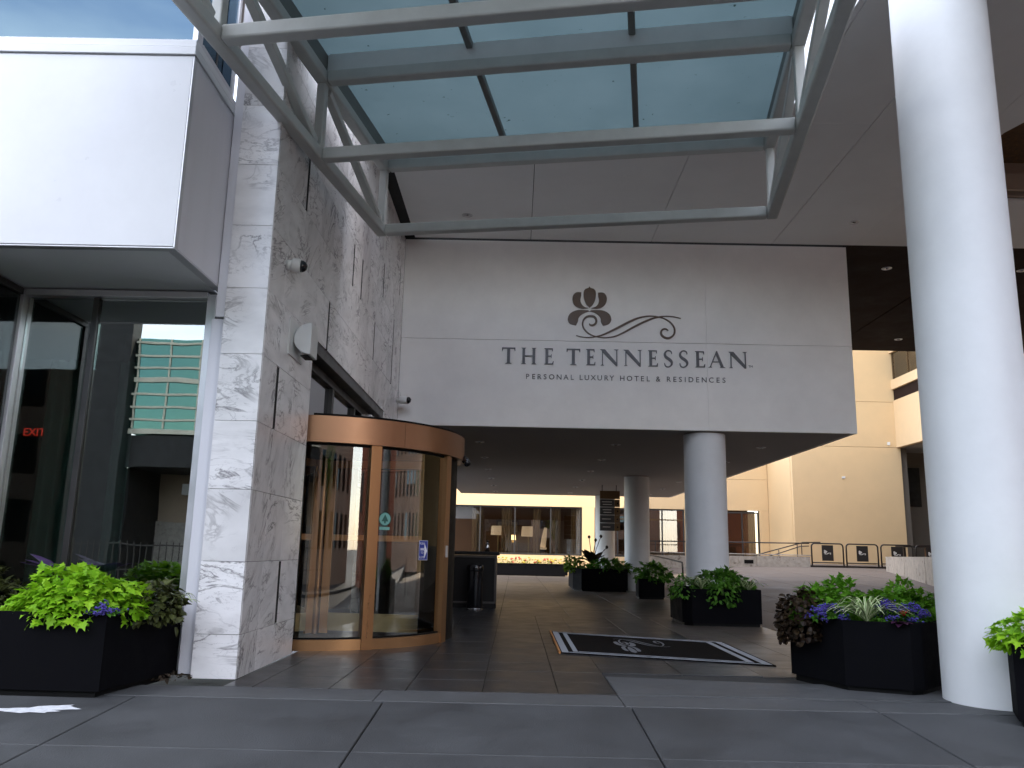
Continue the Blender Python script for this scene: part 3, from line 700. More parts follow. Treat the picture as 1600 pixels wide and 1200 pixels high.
CEN = [[(443, 130), (455, 147), (490, 158)], [(490, 158), (512, 185), (515, 240), (505, 290), (480, 340), (446, 372)], [(446, 372), (410, 338), (386, 290), (376, 240), (379, 185), (400, 158)], [(400, 158), (432, 147), (443, 130)]]
LU = [[(350, 198), (348, 240), (340, 285), (350, 325), (380, 360), (430, 378)], [(430, 378), (370, 384), (310, 370), (268, 335), (251, 285), (255, 240), (275, 210), (305, 197), (350, 198)]]
RU = [[(541, 202), (541, 240), (550, 285), (543, 325), (515, 360), (462, 378)], [(462, 378), (520, 384), (580, 370), (622, 335), (640, 285), (636, 245), (615, 212), (585, 200), (541, 202)]]
LOW_L = [[(443, 413), (390, 430), (345, 458), (318, 495), (312, 530), (290, 573)], [(290, 573), (230, 558), (203, 530), (197, 495), (215, 450), (260, 415), (330, 398), (443, 402)]]
LOW_R = [[(443, 413), (500, 430), (545, 460), (570, 495), (574, 535), (598, 577)], [(598, 577), (655, 562), (683, 535), (690, 500), (675, 455), (630, 418), (560, 400), (443, 402)]]
for s in (CEN, LU, RU, LOW_L, LOW_R): petal('emblem', s, fe)
SC1 = [(440, 553, 8), (452, 568, 18), (480, 572, 22), (512, 552, 24), (520, 515, 25), (500, 480, 25), (462, 468, 24), (415, 475, 23), (380, 505, 20), (365, 550, 18), (375, 600, 16), (410, 645, 14), (460, 680, 12), (520, 700, 11), (590, 712, 12), (660, 710, 13), (740, 695, 16), (830, 655, 19), (940, 595, 22), (1060, 535, 22), (1160, 495, 19), (1240, 476, 16), (1320, 470, 13), (1400, 476, 12), (1480, 494, 9)]
SC2 = [(293, 687, 8), (350, 703, 10), (430, 711, 11), (510, 702, 13), (580, 685, 16), (670, 647, 20), (780, 592, 24), (890, 535, 24), (990, 492, 20), (1080, 472, 16), (1150, 468, 14), (1230, 478, 12), (1300, 500, 12), (1360, 538, 14), (1400, 590, 17), (1410, 640, 20), (1395, 685, 22), (1350, 716, 23), (1300, 712, 24), (1262, 682, 24), (1256, 645, 22), (1278, 618, 19), (1310, 614, 16), (1338, 633, 10)]
for k, sc in enumerate((SC1, SC2)):
    q = smooth([(a, b, c) for a, b, c in sc], 5, closed=False)
    ribbon('scroll', 'emblem', [E2(a, b) for a, b, c in q], [c*.00195 for a, b, c in q], YS_-.028-.002*k, YS_-.004, fe)

# ------------------------------------------------------------------ columns
def column(x, y, z0, z1, r, label, loc_group=None):
    t = thing('column', label, 'column', (x, y, z0))
    cyl('shaft', 'column_paint', x, y, z0, z1-.03, r, t, 72)
    cyl('collar', 'soffit_low', x, y, z1-.03, z1, r*.96, t, 48)
column(4.40, 7.88, 0, ZS, .46, 'big white round column at the right edge of the entrance')
column(4.17, 18.29, 0, ZL, .455, 'white round column under the front edge of the sign wall')
column(4.20, 28.95, 0, ZL, .43, 'white round column rising between the long and the small dark planter')
column(4.17, 39.0, 0, ZL, .455, 'farthest white round column partly behind the directory sign')

# ------------------------------------------------------------------ glass canopy (turned 9.4 degrees)
CA = R(-9.42)
can = thing('glass_canopy', 'grey steel truss canopy roofed with frosted teal glass panes over the entrance', 'canopy', (-2.122, 11.53, 5.75), rz=CA)
B = 2.355; NB = 4; WU = 5.69
zl0, zl1, zu0, zu1, zg = 0, .15, 1.01, 1.16, 1.42
def cbox(name, m, x0, x1, y0, y1, z0, z1, bev=.014): return box(name, m, x0, x1, y0, y1, z0, z1, can, bev, local=True)
for s, xx in ((0, 0), (1, WU)):
    x0, x1 = (xx, xx+.15) if s == 0 else (xx-.15, xx)
    cbox('lower_chord', 'canopy_steel', x0, x1, -NB*B, 0, zl0, zl1, .025)
    cbox('upper_chord', 'canopy_steel', x0, x1, -NB*B, 0, zu0, zu1, .025)
    xc = (x0+x1)/2
    for k in range(NB+1):
        yk = -k*B
        cbox('post', 'canopy_steel', x0+.02, x1-.02, yk-.13 if k < NB else yk, yk-.02 if k < NB else yk+.11, zl1+.002, zu0-.002)
    for k in range(NB):
        bar('diagonal', 'canopy_steel', (xc, -k*B-.22, zl1+.03), (xc, -(k+1)*B+.06, zu0-.03), .10, .10, can, True)
    cbox('glass_kerb', 'purlin', x0+.03, x1-.03, -NB*B, 0, zu1+.002, zg-.02)
for k in range(NB+1):
    yk = -k*B; a, b = (yk-.15, yk) if k < NB else (yk, yk+.15)
    cbox('lower_beam', 'canopy_steel', .152, WU-.152, a, b, zl0+.002, zl1-.002, .02)
    cbox('upper_beam', 'canopy_steel', .152, WU-.152, a, b, zu0+.002, zu1-.002, .02)
    cbox('upstand', 'canopy_fascia', .125, WU-.125, a+.04, b-.04, zu1+.002, zg-.022)
for xx in (1.9, 3.8):
    for k in range(NB): cbox('purlin', 'purlin', xx-.04, xx+.04, -(k+1)*B+.0, -k*B-.12, zg-.12, zg-.022)
gxs = [.03, 1.89, 3.79, WU-.03]
for k in range(NB):
    for i in range(3):
        a = gxs[i]+(.0 if i == 0 else .01)
        cbox('glass_pane', 'frosted', a, gxs[i+1]-(.01 if i < 2 else 0), -(k+1)*B+.015, -k*B-.015 if k else -.02, zg-.018, zg, 0)
for xx, yy in ((.075, -.3), (WU-.075, -.3)):
    cbox('hanger_rod', 'canopy_steel', xx-.025, xx+.025, yy-.025, yy+.025, zu1, 2.35, .005)
    cbox('hanger_bracket', 'canopy_steel', xx-.04, xx+.04, yy+.03, yy+1.6, 2.28, 2.36, .005)

# ------------------------------------------------------------------ revolving door
DX, DY, DR = -2.90, 12.50, 2.0
rd = thing('revolving_door', 'bronze revolving door with curved glass beside the marble pier', 'door', (DX, DY, 0))
def arc(name, m, r0, r1, a0, a1, z0, z1, parent, n=None, bev=False):
    n = n or max(2, int(abs(a1-a0)/3)); V = []; F = []
    for i in range(n+1):
        th = R(a0+(a1-a0)*i/n); c, s = math.cos(th), math.sin(th)
        V += [(DX+r0*c, DY+r0*s, z0), (DX+r1*c, DY+r1*s, z0), (DX+r1*c, DY+r1*s, z1), (DX+r0*c, DY+r0*s, z1)]
    for i in range(n):
        a, b = 4*i, 4*i+4
        F += [(a, b, b+1, a+1), (a+1, b+1, b+2, a+2), (a+2, b+2, b+3, a+3), (a+3, b+3, b, a)]
    F += [(0, 1, 2, 3), (4*n, 4*n+3, 4*n+2, 4*n+1)]
    o = pyd(name, V, F, m, parent, smooth=True); o.data.set_sharp_from_angle(angle=R(35)); return o
AP1, AP2 = -58.7, -20.3
AL = -98
arc('fascia_drum', 'bronze', DR-.08, DR+.10, AL, -48, 2.56, 2.90, rd)
arc('fascia_drum', 'bronze', DR-.08, DR+.10, -47.9, 82, 2.56, 2.90, rd)
arc('drum_roof', 'black', .05, DR+.085, -82, 82, 2.905, 2.93, rd, 40)
arc('drum_ceiling', 'room_dark', .05, DR-.085, -82, 82, 2.57, 2.60, rd, 40)
arc('base_ring', 'bronze_light', DR-.04, DR+.05, AL, AP1-1.1, .0, .13, rd)
arc('base_ring', 'bronze_light', DR-.04, DR+.05, AP1+1.1, AP2-1.1, .0, .13, rd)
for a in (AP1, AP2): arc('post', 'bronze_light', DR-.06, DR+.07, a-2.0, a+2.0, 0, 2.558, rd, 2)
arc('post', 'bronze_light', DR-.06, DR+.06, 38, 41, 0, 2.558, rd, 2)
arc('curved_glass', 'glass_door', DR-.005, DR+.005, AL, AP1-2.05, .135, 2.555, rd, 24)
arc('curved_glass', 'glass_door', DR-.005, DR+.005, AP1+2.05, AP2-2.05, .135, 2.555, rd, 36)
for a0, a1 in ((AL, AP1-2.05), (AP1+2.05, AP2-2.05)):
    arc('gasket', 'black', DR-.02, DR+.02, a0, a1, 2.53, 2.557, rd)
    arc('gasket', 'black', DR-.02, DR+.02, a0, a1, .132, .15, rd)
arc('night_panel', 'black', DR-.05, DR-.0, AP2+2.2, AP2+28, .0, 2.555, rd)
arc('night_panel', 'dark_frame', DR-.06, DR-.01, 41.2, 82, .0, 2.555, rd)
lathe('floor_disc', 'slate', [(DR-.06, 0), (DR-.06, .006)], DX, DY, .002, rd, 64)
lathe('centre_shaft', 'bronze_light', [(.055, .01), (.055, 2.56)], DX, DY, 0, rd, 20)
def leafdoor(ang):
    e = bpy.data.objects.new('door_leaf', None)
    c, s = math.cos(R(ang)), math.sin(R(ang))
    def lb(name, m, r0, r1, t, z0, z1, par, bev=.006):
        a = Vector((DX+r0*c, DY+r0*s, (z0+z1)/2)); b = Vector((DX+r1*c, DY+r1*s, (z0+z1)/2))
        me = boxmesh(t, (b-a).length, z1-z0, m, bev); o = link(name, me, par, (a+b)/2); o.rotation_euler = (0, 0, R(ang)-math.pi/2); return o
    L = lb('door_leaf', 'leaf_bronze', .07, .19, .05, .02, 2.53, rd)
    def sub(*a, **k):
        o = lb(*a, None, **k); wl = o.location.copy(); o.parent = L
        loc = wl-(rd.location+L.location); loc.rotate(Matrix.Rotation(-(R(ang)-math.pi/2), 3, 'Z')); o.location = loc; o.rotation_euler = (0, 0, 0)
        return o
    sub('stile', 'leaf_bronze', DR-.15, DR-.06, .05, .02, 2.53)
    sub('bottom_rail', 'leaf_brass', .192, DR-.152, .05, .06, .31)
    sub('middle_rail', 'leaf_bronze', .192, DR-.152, .05, 1.345, 1.43)
    sub('top_rail', 'leaf_bronze', .192, DR-.152, .05, 2.42, 2.53)
    sub('pane', 'glass_leaf', .192, DR-.152, .012, .312, 1.343, bev=0)
    sub('pane', 'glass_leaf', .192, DR-.152, .012, 1.432, 2.418, bev=0)
for a in (-6, 114, 234): leafdoor(a)
# prints and button on the door
def on_glass(a, z, r): return Vector((DX+r*math.cos(R(a)), DY+r*math.sin(R(a)), z))
def decal(name, m, a, z, pts, parent, off):
    """flat print lying on the curved glass; pts in metres (u to the right, v up)"""
    V = []; 
    for u, v in pts:
        th = a+math.degrees(u/DR); V.append(tuple(on_glass(th, z+v, DR+.006+off)))
    return pyd(name, V, [tuple(range(len(V)))], m, parent)
bs = [(-.085, -.125), (.085, -.125), (.085, .125), (-.085, .125)]
st = decal('push_button_sticker', 'white_print', -34, 1.23, [(x*1.06, y*1.04) for x, y in bs], rd, .001)
decal('sticker_field', 'blue_sign', -34, 1.23, bs, st, .002)
decal('sticker_arrow', 'white_print', -34, 1.23, [(-.065, .03), (.015, .03), (.015, .10), (.078, -.005), (.015, -.115), (.015, -.0), (-.065, -.0)], st, .003)
for t_, v, m_ in (('PUSH', .075, 'white_print'), ('BUTTON', .008, 'blue_sign'), ('TO', -.045, 'white_print'), ('SLOW', -.105, 'white_print')):
    p = on_glass(-34.9, 1.23+v, DR+.012); o = text_obj('sticker_text', t_, .042 if t_ != 'BUTTON' else .026, m_, p, st, ext=.0004)
    o.rotation_euler = (math.pi/2, 0, R(-34.9+90))
circ = lambda r, n=28: [(r*math.cos(2*math.pi*k/n), r*math.sin(2*math.pi*k/n)) for k in range(n)]
st2 = decal('arrow_sticker', 'teal_dark', -53.3, 1.62, circ(.088), rd, .001)
decal('sticker_field', 'teal_print', -53.3, 1.62, circ(.079), st2, .002)
decal('sticker_arrow', 'teal_dark', -53.3, 1.62, [(-.012, -.055), (.012, -.055), (.012, -.03), (.05, -.03), (0, .062), (-.05, -.03), (-.012, -.03)], st2, .003)
decal('sticker_caption', 'teal_print', -53.3, 1.50, [(-.075, -.02), (.075, -.02), (.075, .02), (-.075, .02)], st2, .001)
bp_ = on_glass(AP2, 1.22, DR+.075); b_ = link('button_plate', boxmesh(.05, .02, .16, 'alu_frame', .004), rd, bp_); b_.rotation_euler = (0, 0, R(AP2+90))
# dim lobby behind
lob = thing('lobby', 'dark lobby interior seen through the revolving door glass', 'room', (-6, 13, 0))
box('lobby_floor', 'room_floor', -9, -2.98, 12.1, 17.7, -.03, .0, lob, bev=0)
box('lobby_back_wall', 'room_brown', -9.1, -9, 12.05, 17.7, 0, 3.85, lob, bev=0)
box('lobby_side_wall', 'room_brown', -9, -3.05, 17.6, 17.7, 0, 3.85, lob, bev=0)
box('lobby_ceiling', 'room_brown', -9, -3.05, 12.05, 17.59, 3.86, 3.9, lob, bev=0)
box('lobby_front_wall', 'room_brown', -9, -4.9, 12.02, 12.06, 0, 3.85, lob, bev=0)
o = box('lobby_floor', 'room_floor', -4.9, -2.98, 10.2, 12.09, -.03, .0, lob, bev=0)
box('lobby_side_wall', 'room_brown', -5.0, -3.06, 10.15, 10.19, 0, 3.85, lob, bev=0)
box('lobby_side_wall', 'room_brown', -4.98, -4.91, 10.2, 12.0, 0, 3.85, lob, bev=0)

# ------------------------------------------------------------------ wall fittings
def dome_cam(pos, out, label):
    t = thing('security_camera', label, 'camera', pos)
    p = Vector(pos); d = Vector(out).normalized()
    tube('mount', 'cam_white', [p, p+d*.05], .058, t, 20)
    tube('housing', 'cam_white', [p+d*.051, p+d*.06, p+d*.135, p+d*.15], [.07, .082, .082, .074], t, 24)
    tube('lens_dome', 'bin', [p+d*.151+d*.075*math.sin(a) for a in (0, .35, .7, 1.05, 1.35, 1.54)], [.070*math.cos(a) for a in (0, .35, .7, 1.05, 1.35, 1.54)], t, 24)
dome_cam((XW, 8.80, 4.34), (1, .15, -.05), 'white dome camera high on the marble wall with a black lens')
bc = thing('bullet_camera', 'white bullet camera on the marble wall beside the sign wall corner', 'camera', (XW, 17.5, 4.36))
tube('bracket', 'cam_white', [(XW, 17.45, 4.36), (XW+.10, 17.44, 4.36)], .05, bc, 14)
tube('housing', 'cam_white', [(XW+.06, 17.42, 4.37), (XW+.12, 17.41, 4.37), (XW+.26, 17.38, 4.36)], [.075, .082, .082], bc, 20)
tube('lens', 'bin', [(XW+.262, 17.38, 4.36), (XW+.30, 17.37, 4.36), (XW+.33, 17.37, 4.355)], [.075, .065, .03], bc, 20)
tube('cable', 'cam_white', [(XW+.01, 17.45, 4.45), (XW+.03, 17.45, 4.56), (XW+.08, 17.45, 4.55), (XW+.10, 17.44, 4.44)], .008, bc, 6)
dcm = thing('door_camera', 'small black camera hanging from the bronze door drum', 'camera', (-.78, 12.6, 2.56))
tube('housing', 'bin', [(-.80, 12.45, 2.60), (-.75, 12.42, 2.54), (-.73, 12.40, 2.50)], [.05, .055, .045], dcm, 14)
tube('arm', 'bin', [(-.82, 12.55, 2.65), (-.79, 12.48, 2.60)], .025, dcm, 8)
sc = thing('wall_sconce', 'white half round wall light on the marble pier', 'wall light', (XW, 9.36, 3.5))
zt_, zb_ = at(479, 504, 1, 9.2).z, at(479, 553, 1, 9.2).z; zm_, rz_ = (zt_+zb_)/2, (zt_-zb_)/2
box('back_plate', 'sconce', XW+.001, XW+.015, 9.06, 9.66, zb_-.03, zt_+.03, sc, bev=.004)
prof = [(XW+.225+.20*math.cos(math.pi/2+math.pi*k/18), zm_+rz_*math.sin(math.pi/2+math.pi*k/18)) for k in range(19)]
bm = bmesh.new(); vs = [bm.verts.new((x, 9.20, z)) for x, z in prof]; f = bm.faces.new(vs)
r = bmesh.ops.extrude_face_region(bm, geom=[f]); bmesh.ops.translate(bm, vec=(0, .32, 0), verts=[e for e in r['geom'] if isinstance(e, bmesh.types.BMVert)])
bmesh.ops.bevel(bm, geom=[e for e in bm.edges], offset=.005, segments=1, affect='EDGES')
bmobj('shade', bm, 'sconce', sc)
box('bottom_vent', 'black', XW+.10, XW+.19, 9.24, 9.48, zb_-.012, zb_-.001, sc, bev=0)

# ------------------------------------------------------------------ door mat
mt = thing('door_mat', 'black door mat with grey border stripes and scroll emblem on the slate floor', 'mat', (1.8, 11.8, 0))
mA, mB, mC, mD = (.60, 10.82), (3.045, 10.0), (3.045, 12.49), (.60, 13.56)
def mp(u, v): 
    a = (mA[0]+(mB[0]-mA[0])*u, mA[1]+(mB[1]-mA[1])*u); d = (mD[0]+(mC[0]-mD[0])*u, mD[1]+(mC[1]-mD[1])*u)
    return (a[0]+(d[0]-a[0])*v, a[1]+(d[1]-a[1])*v)
def mpoly(u0, u1, v0, v1): return [mp(u0, v0), mp(u1, v0), mp(u1, v1), mp(u0, v1)]
prism('mat_base', 'mat_black', mpoly(0, 1, 0, 1), .001, .014, mt)
def mprint(name, m, u0, u1, v0, v1, z=.0165): prism(name, m, mpoly(u0, u1, v0, v1), .0142, z, mt)
mprint('end_stripe', 'mat_grey', .008, .042, .012, .988); mprint('end_stripe', 'mat_grey', .068, .092, .06, .94)
mprint('end_stripe', 'mat_grey', .950, .988, .012, .988); mprint('end_stripe', 'mat_grey', .892, .922, .06, .94)
mprint('side_stripe', 'mat_grey', .045, .947, .012, .032); mprint('side_stripe', 'mat_grey', .095, .889, .06, .075)
mprint('side_stripe', 'mat_grey', .045, .947, .968, .988); mprint('side_stripe', 'mat_grey', .095, .889, .925, .94)
prism('frayed_edge', 'mat_edge', [(.575, 10.80), (.598, 10.80), (.598, 13.57), (.575, 13.57)], .001, .03, mt)
def mscroll(seq, wmul):
    q = smooth(seq, 4, closed=False)
    # emblem lies upside down: flower towards the near side
    pts = [(.33+(a-197)/1283*.30, .14+(b-130)/590*.66) for a, b, c in q]
    P = [mp(u, v) for u, v in pts]; 
    L, Rr = ribbon_pts(P, [c*wmul for a, b, c in q]); n = len(L)
    V = [(x, y, .0175) for x, y in L+Rr]; F = [(i, i+1, n+i+1, n+i) for i in range(n-1)]
    return pyd('mat_scroll', V, F, 'mat_thread', mt)
mscroll(SC1, .0016); mscroll(SC2, .0016)
for s in (CEN, LU, RU, LOW_L, LOW_R):
    pts = []
    for q in s: pts += smooth(q, 4, closed=False)[:-1]
    V = [(*mp(.33+(a-197)/1283*.30, .14+(b-130)/590*.66), .018) for a, b in pts]
    pyd('mat_petal', V, [tuple(range(len(V)))], 'mat_thread', mt)

# ------------------------------------------------------------------ podium and bin
pd = thing('valet_podium', 'black valet podium with dark trim standing behind the revolving door', 'podium', (-.82, 19.0, 0))
box('plinth', 'desk', -1.45, -.40, 18.72, 19.4, 0, .10, pd)
box('front_panel', 'desk', -1.42, -.44, 18.70, 18.74, .14, 1.08, pd)
box('cabinet', 'desk', -1.45, -.40, 18.745, 19.4, .105, 1.135, pd)
box('frame_rail', 'desk_trim', -1.45, -.40, 18.68, 18.74, .102, .138, pd)
box('frame_rail', 'desk_trim', -1.45, -.40, 18.68, 18.74, 1.085, 1.135, pd)
box('frame_stile', 'desk_trim', -.438, -.395, 18.68, 18.74, .14, 1.08, pd)
box('frame_stile', 'desk_trim', -1.465, -1.422, 18.68, 18.74, .14, 1.08, pd)
box('top', 'desk', -1.50, -.34, 18.64, 19.46, 1.14, 1.22, pd, bev=.012)
bn_ = thing('litter_bin', 'glossy black cylindrical litter bin with chrome foot in front of the podium', 'litter bin', (-.84, 18.25, 0))
lathe('foot_ring', 'chrome', [(.175, 0), (.18, .01), (.18, .035), (.175, .04)], -.84, 18.25, 0, bn_)
lathe('body', 'bin', [(.165, .041), (.17, .05), (.17, .80), (.165, .805)], -.84, 18.25, 0, bn_)
lathe('lid', 'bin', [(.178, .81), (.182, .82), (.182, .90), (.17, .93), (.12, .955), (.02, .96)], -.84, 18.25, 0, bn_)
sta = thing('figurine', 'small pale figurine on a dark base standing on the podium top', 'figurine', (-.62, 18.9, 1.22))
lathe('base', 'desk', [(.06, 0), (.065, .02), (.045, .05)], -.62, 18.9, 1.22, sta, 16)
lathe('body', 'chrome', [(.03, .051), (.05, .09), (.035, .13), (.045, .17), (.02, .20), (.035, .225), (.012, .26)], -.62, 18.9, 1.22, sta, 14)

# ------------------------------------------------------------------ plants
def leaf_geo(kind):
    """a bent leaf along +Y, length 1: verts, faces"""
    if kind == 'lobed': out = [(0, 0), (.22, -.06), (.50, .14), (.24, .32), (.40, .50), (.16, .62), (0, 1)]
    elif kind == 'oval': out = [(0, 0), (.20, .10), (.30, .34), (.28, .58), (.15, .84), (0, 1)]
    elif kind == 'lance': out = [(0, 0), (.10, .14), (.16, .40), (.12, .70), (0, 1)]
    elif kind == 'round': out = [(0, 0), (.30, .02), (.48, .30), (.40, .65), (.2, .9), (0, .97)]
    V = []; F = []
    def zz(x, y): return -.32*y*y+.10*abs(x)*1.2
    mids = [(0, y) for _, y in out]
    for x, y in out: V.append((x, y, zz(x, y)))
    n = len(out)
    for x, y in out[1:-1]: V.append((-x, y, zz(x, y)))
    base = len(V)
    for x, y in out[1:-1]: V.append((0, y, zz(0, y)-.02))
    for i in range(1, n-2):
        F.append((i, i+1, base+i, base+i-1)); F.append((n+i-1, base+i-1, base+i, n+i))
    F += [(0, 1, base), (0, base, n), (n-2, n-1, base+n-3), (2*n-3, base+n-3, n-1)]
    return np.array(V), F
LEAF = {k: leaf_geo(k) for k in ('lobed', 'oval', 'lance', 'round')}
def leaf_frames(n, c, rad, droop=.5, up=.25, size=(.08, .14), seed=0, under=.0, shell=.55):
    """random leaf placements over a mound: position, 3x3 matrix"""
    r_ = np.random.default_rng(seed); out = []
    while len(out) < n:
        d = r_.normal(size=3); d /= np.linalg.norm(d)
        if d[2] < -under: continue
        s = shell+(1-shell)*r_.random()**.5
        lump = 1+.16*math.sin(5*d[0]+seed)*math.cos(4*d[1]+2*seed)+.10*math.sin(9*d[0]+3*d[1])
        p = np.array(c)+d*np.array(rad)*s*lump
        yv = d*np.array([1, 1, .5])+np.array([0, 0, up-droop*r_.random()])+r_.normal(size=3)*.35
        yv /= np.linalg.norm(yv)
        zv = d*np.array([.5, .5, 1])+np.array([0, 0, .6])+r_.normal(size=3)*.3; zv -= yv*zv.dot(yv); zv /= np.linalg.norm(zv)
        xv = np.cross(yv, zv); L = size[0]+(size[1]-size[0])*r_.random()
        out.append((p, np.stack([xv, yv, zv], 1)*L, d, s))
    return out
def joined(name, frames, kind, m, parent, stuff=True, scale_w=1):
    lv, lf = LEAF[kind]; lv = lv*np.array([scale_w, 1, 1]); nv = len(lv)
    V = np.concatenate([fr[0]+lv@fr[1].T for fr in frames]); F = []
    for i in range(len(frames)):
        o = i*nv; F += [tuple(q+o for q in f) for f in lf]
    o = pyd(name, V, F, m, parent, smooth=False)
    if stuff: o['kind'] = 'stuff'
    return o
def plant_leaves(t, frames, kind, m, nobj):
    """nearest leaves as parts, the rest as one stuff part"""
    cz = np.array([0, 0, CAMZ])
    frames = sorted(frames, key=lambda f: -(np.dot(f[2], (cz-f[0])/np.linalg.norm(cz-f[0]))+.6*f[3]))
    lv, lf = LEAF[kind]
    me = bpy.data.meshes.new('leaf'); me.from_pydata(lv.tolist(), [], lf); me.materials.append(M[m])
    for p, A, d, s in frames[:nobj]:
        o = link('leaf', me, t, p); L = np.linalg.norm(A[:, 1])
        mt_ = Matrix((A/L).tolist()); o.rotation_mode = 'QUATERNION'; o.rotation_quaternion = mt_.to_quaternion(); o.scale = (L, L, L)
    if len(frames) > nobj: joined('foliage', frames[nobj:], kind, m, t)
def mound(label, cat, c, rad, n, size, kind, m, nobj=0, seed=1, droop=.5, up=.25, under=.0, name='leafy_plant', group=None, shell=.55):
    t = thing(name, label, cat, (c[0], c[1], c[2]), group)
    fr = leaf_frames(n, c, rad, droop, up, size, seed, under, shell)
    if nobj: plant_leaves(t, fr, kind, m, nobj)
    else: joined('foliage', fr, kind, m, t)
    lathe('stem', 'stem', [(.03, 0), (.02, rad[2]*.5)], c[0], c[1], c[2]-.06, t, 8)
    return t
def spider(label, c, n=38, L=.42, seed=0, group=None):
    t = thing('spider_plant', label, 'plant', c, group); r_ = random.Random(seed)
    for k in range(n):
        a = r_.uniform(0, 2*math.pi); out = r_.uniform(.35, 1)*L; h = r_.uniform(.5, 1)*L*.8*(1.25-out/L*.5); w_ = r_.uniform(.010, .016)
        V = []; F = []; UV = []; m_ = 7
        for i in range(m_+1):
            u = i/m_; rr = out*u; zz = h*(2.2*u-1.75*u*u); ww = w_*(1-.85*u**2)
            cx, cy = c[0]+rr*math.cos(a), c[1]+rr*math.sin(a); sx, sy = -math.sin(a), math.cos(a)
            for q in (-1, 0, 1):
                V.append((cx+sx*ww*q, cy+sy*ww*q, c[2]+zz+(.005 if q else 0))); UV.append(((q+1)/2, u))
        for i in range(m_):
            for q in (0, 1): F.append((3*i+q, 3*i+q+1, 3*i+q+4, 3*i+q+3))
        pyd('blade', V, F, 'blade', t, smooth=True, uvs=UV)
    return t
def flowers(label, c, rad, n, m, leafm='leaf_green', seed=0, group=None, r=.012, heads=26):
    """clusters of small florets over a low green cushion"""
    t = thing('flower_clump', label, 'flowers', c, group); r_ = np.random.default_rng(seed)
    joined('foliage', leaf_frames(int(n*.9), c, (rad[0], rad[1], rad[2]*.8), .4, .2, (.04, .07), seed), 'oval', leafm, t)
    V = []; F = []
    ico = [(0, 0, 1), (.9, 0, .2), (.28, .85, .2), (-.73, .53, .2), (-.73, -.53, .2), (.28, -.85, .2), (0, 0, -.5)]
    fi = [(0, 1, 2), (0, 2, 3), (0, 3, 4), (0, 4, 5), (0, 5, 1), (6, 2, 1), (6, 3, 2), (6, 4, 3), (6, 5, 4), (6, 1, 5)]
    for h in range(heads):
        d = r_.normal(size=3); d[2] = abs(d[2])*1.0; d[1] -= .35; d /= np.linalg.norm(d); d[2] = max(d[2], .1)
        hc = np.array(c)+d*np.array(rad)*(1.0+.1*r_.random())
        V = []; F = []
        for k in range(16):
            p = hc+r_.normal(size=3)*np.array([.022, .022, .013]); s = r*(.7+.6*r_.random()); o = len(V)
            th = r_.random()*6
            V += [(p[0]+s*(a*math.cos(th)-b*math.sin(th)), p[1]+s*(a*math.sin(th)+b*math.cos(th)), p[2]+s*q) for a, b, q in ico]
            F += [tuple(i+o for i in f) for f in fi]
        o = pyd('flower_head', V, F, m, t); o['kind'] = 'stuff'
    return t
def rosette(label, c, n, L, m, seed=0, kind='lance', name='leafy_plant', wid=1.0, up=.9, rand=.25):
    t = thing(name, label, 'plant', c); r_ = np.random.default_rng(seed); lv, lf = LEAF[kind]
    for k in range(n):
        a = 2*math.pi*k/n+r_.normal()*.3; yv = np.array([math.cos(a), math.sin(a), up*(.3+r_.random())]); yv /= np.linalg.norm(yv)
        zv = np.array([0, 0, 1.])-yv*yv[2]; zv /= np.linalg.norm(zv); xv = np.cross(yv, zv); s = L*(.7+.4*r_.random())
        V = np.array(c)+(lv*np.array([wid, 1, 1]))@(np.stack([xv, yv, zv], 1)*s).T
        pyd('leaf', V, lf, m, t)
    return t
def planter(poly, z0, z1, label, group='dark planters'):
    cx = sum(p[0] for p in poly)/len(poly); cy = sum(p[1] for p in poly)/len(poly)
    t = thing('planter', label, 'planter', (cx, cy, z0), group)
    inn = [(cx+(x-cx)*.93, cy+(y-cy)*.93) for x, y in poly]; ft = [(cx+(x-cx)*.95, cy+(y-cy)*.95) for x, y in poly]
    n = len(poly)
    # hollow shell with rim
    V = [(x, y, z0+.05) for x, y in poly]+[(x, y, z1) for x, y in poly]+[(x, y, z1) for x, y in inn]+[(x, y, z1-.08) for x, y in inn]
    F = [tuple(range(n))[::-1]]
    for k in range(n):
        j = (k+1) % n
        for b in (0, n, 2*n): F.append((b+k, b+j, b+n+j, b+n+k))
    bm = bmesh.new(); vs = [bm.verts.new(v) for v in V]
    for f in F: bm.faces.new([vs[i] for i in f])
    bmobj('shell', bm, 'planter', t)
    prism('foot', 'black', ft, z0-.015, z0+.048, t)
    prism('soil', 'soil', [(cx+(x-cx)*.925, cy+(y-cy)*.925) for x, y in poly], z1-.10, z1-.06, t)
    return t

# left planter
planter([(-5.1, 7.16), (-3.39, 7.12), (-3.24, 8.33), (-5.1, 8.33)], -.005, .665, 'big dark planter box against the storefront at the left edge')
mound('big lime green potato vine mound filling the left planter', 'plant', (-3.86, 7.50, .66), (.53, .42, .36), 1700, (.055, .10), 'lobed', 'leaf_lime', 280, 3, .75, .15, .25, 'potato_vine')
mound('green and brown coleus at the far left of the left planter', 'plant', (-4.75, 7.62, .64), (.34, .40, .34), 620, (.05, .09), 'oval', 'leaf_coleus', 200, 5, .6, .2, .3, 'coleus')
mound('dark green coleus between the lime vine and the pier in the left planter', 'plant', (-3.24, 7.75, .66), (.20, .24, .26), 420, (.05, .09), 'oval', 'leaf_coleus', 180, 8, .7, .2, .5, 'coleus')
spider('small striped spider plant at the right end of the left planter', (-3.14, 7.95, .66), 22, .26, 4)
flowers('small purple flower clump among the lime leaves of the left planter', (-3.45, 7.17, .66), (.11, .07, .08), 60, 'flower_purple', seed=2, heads=12)
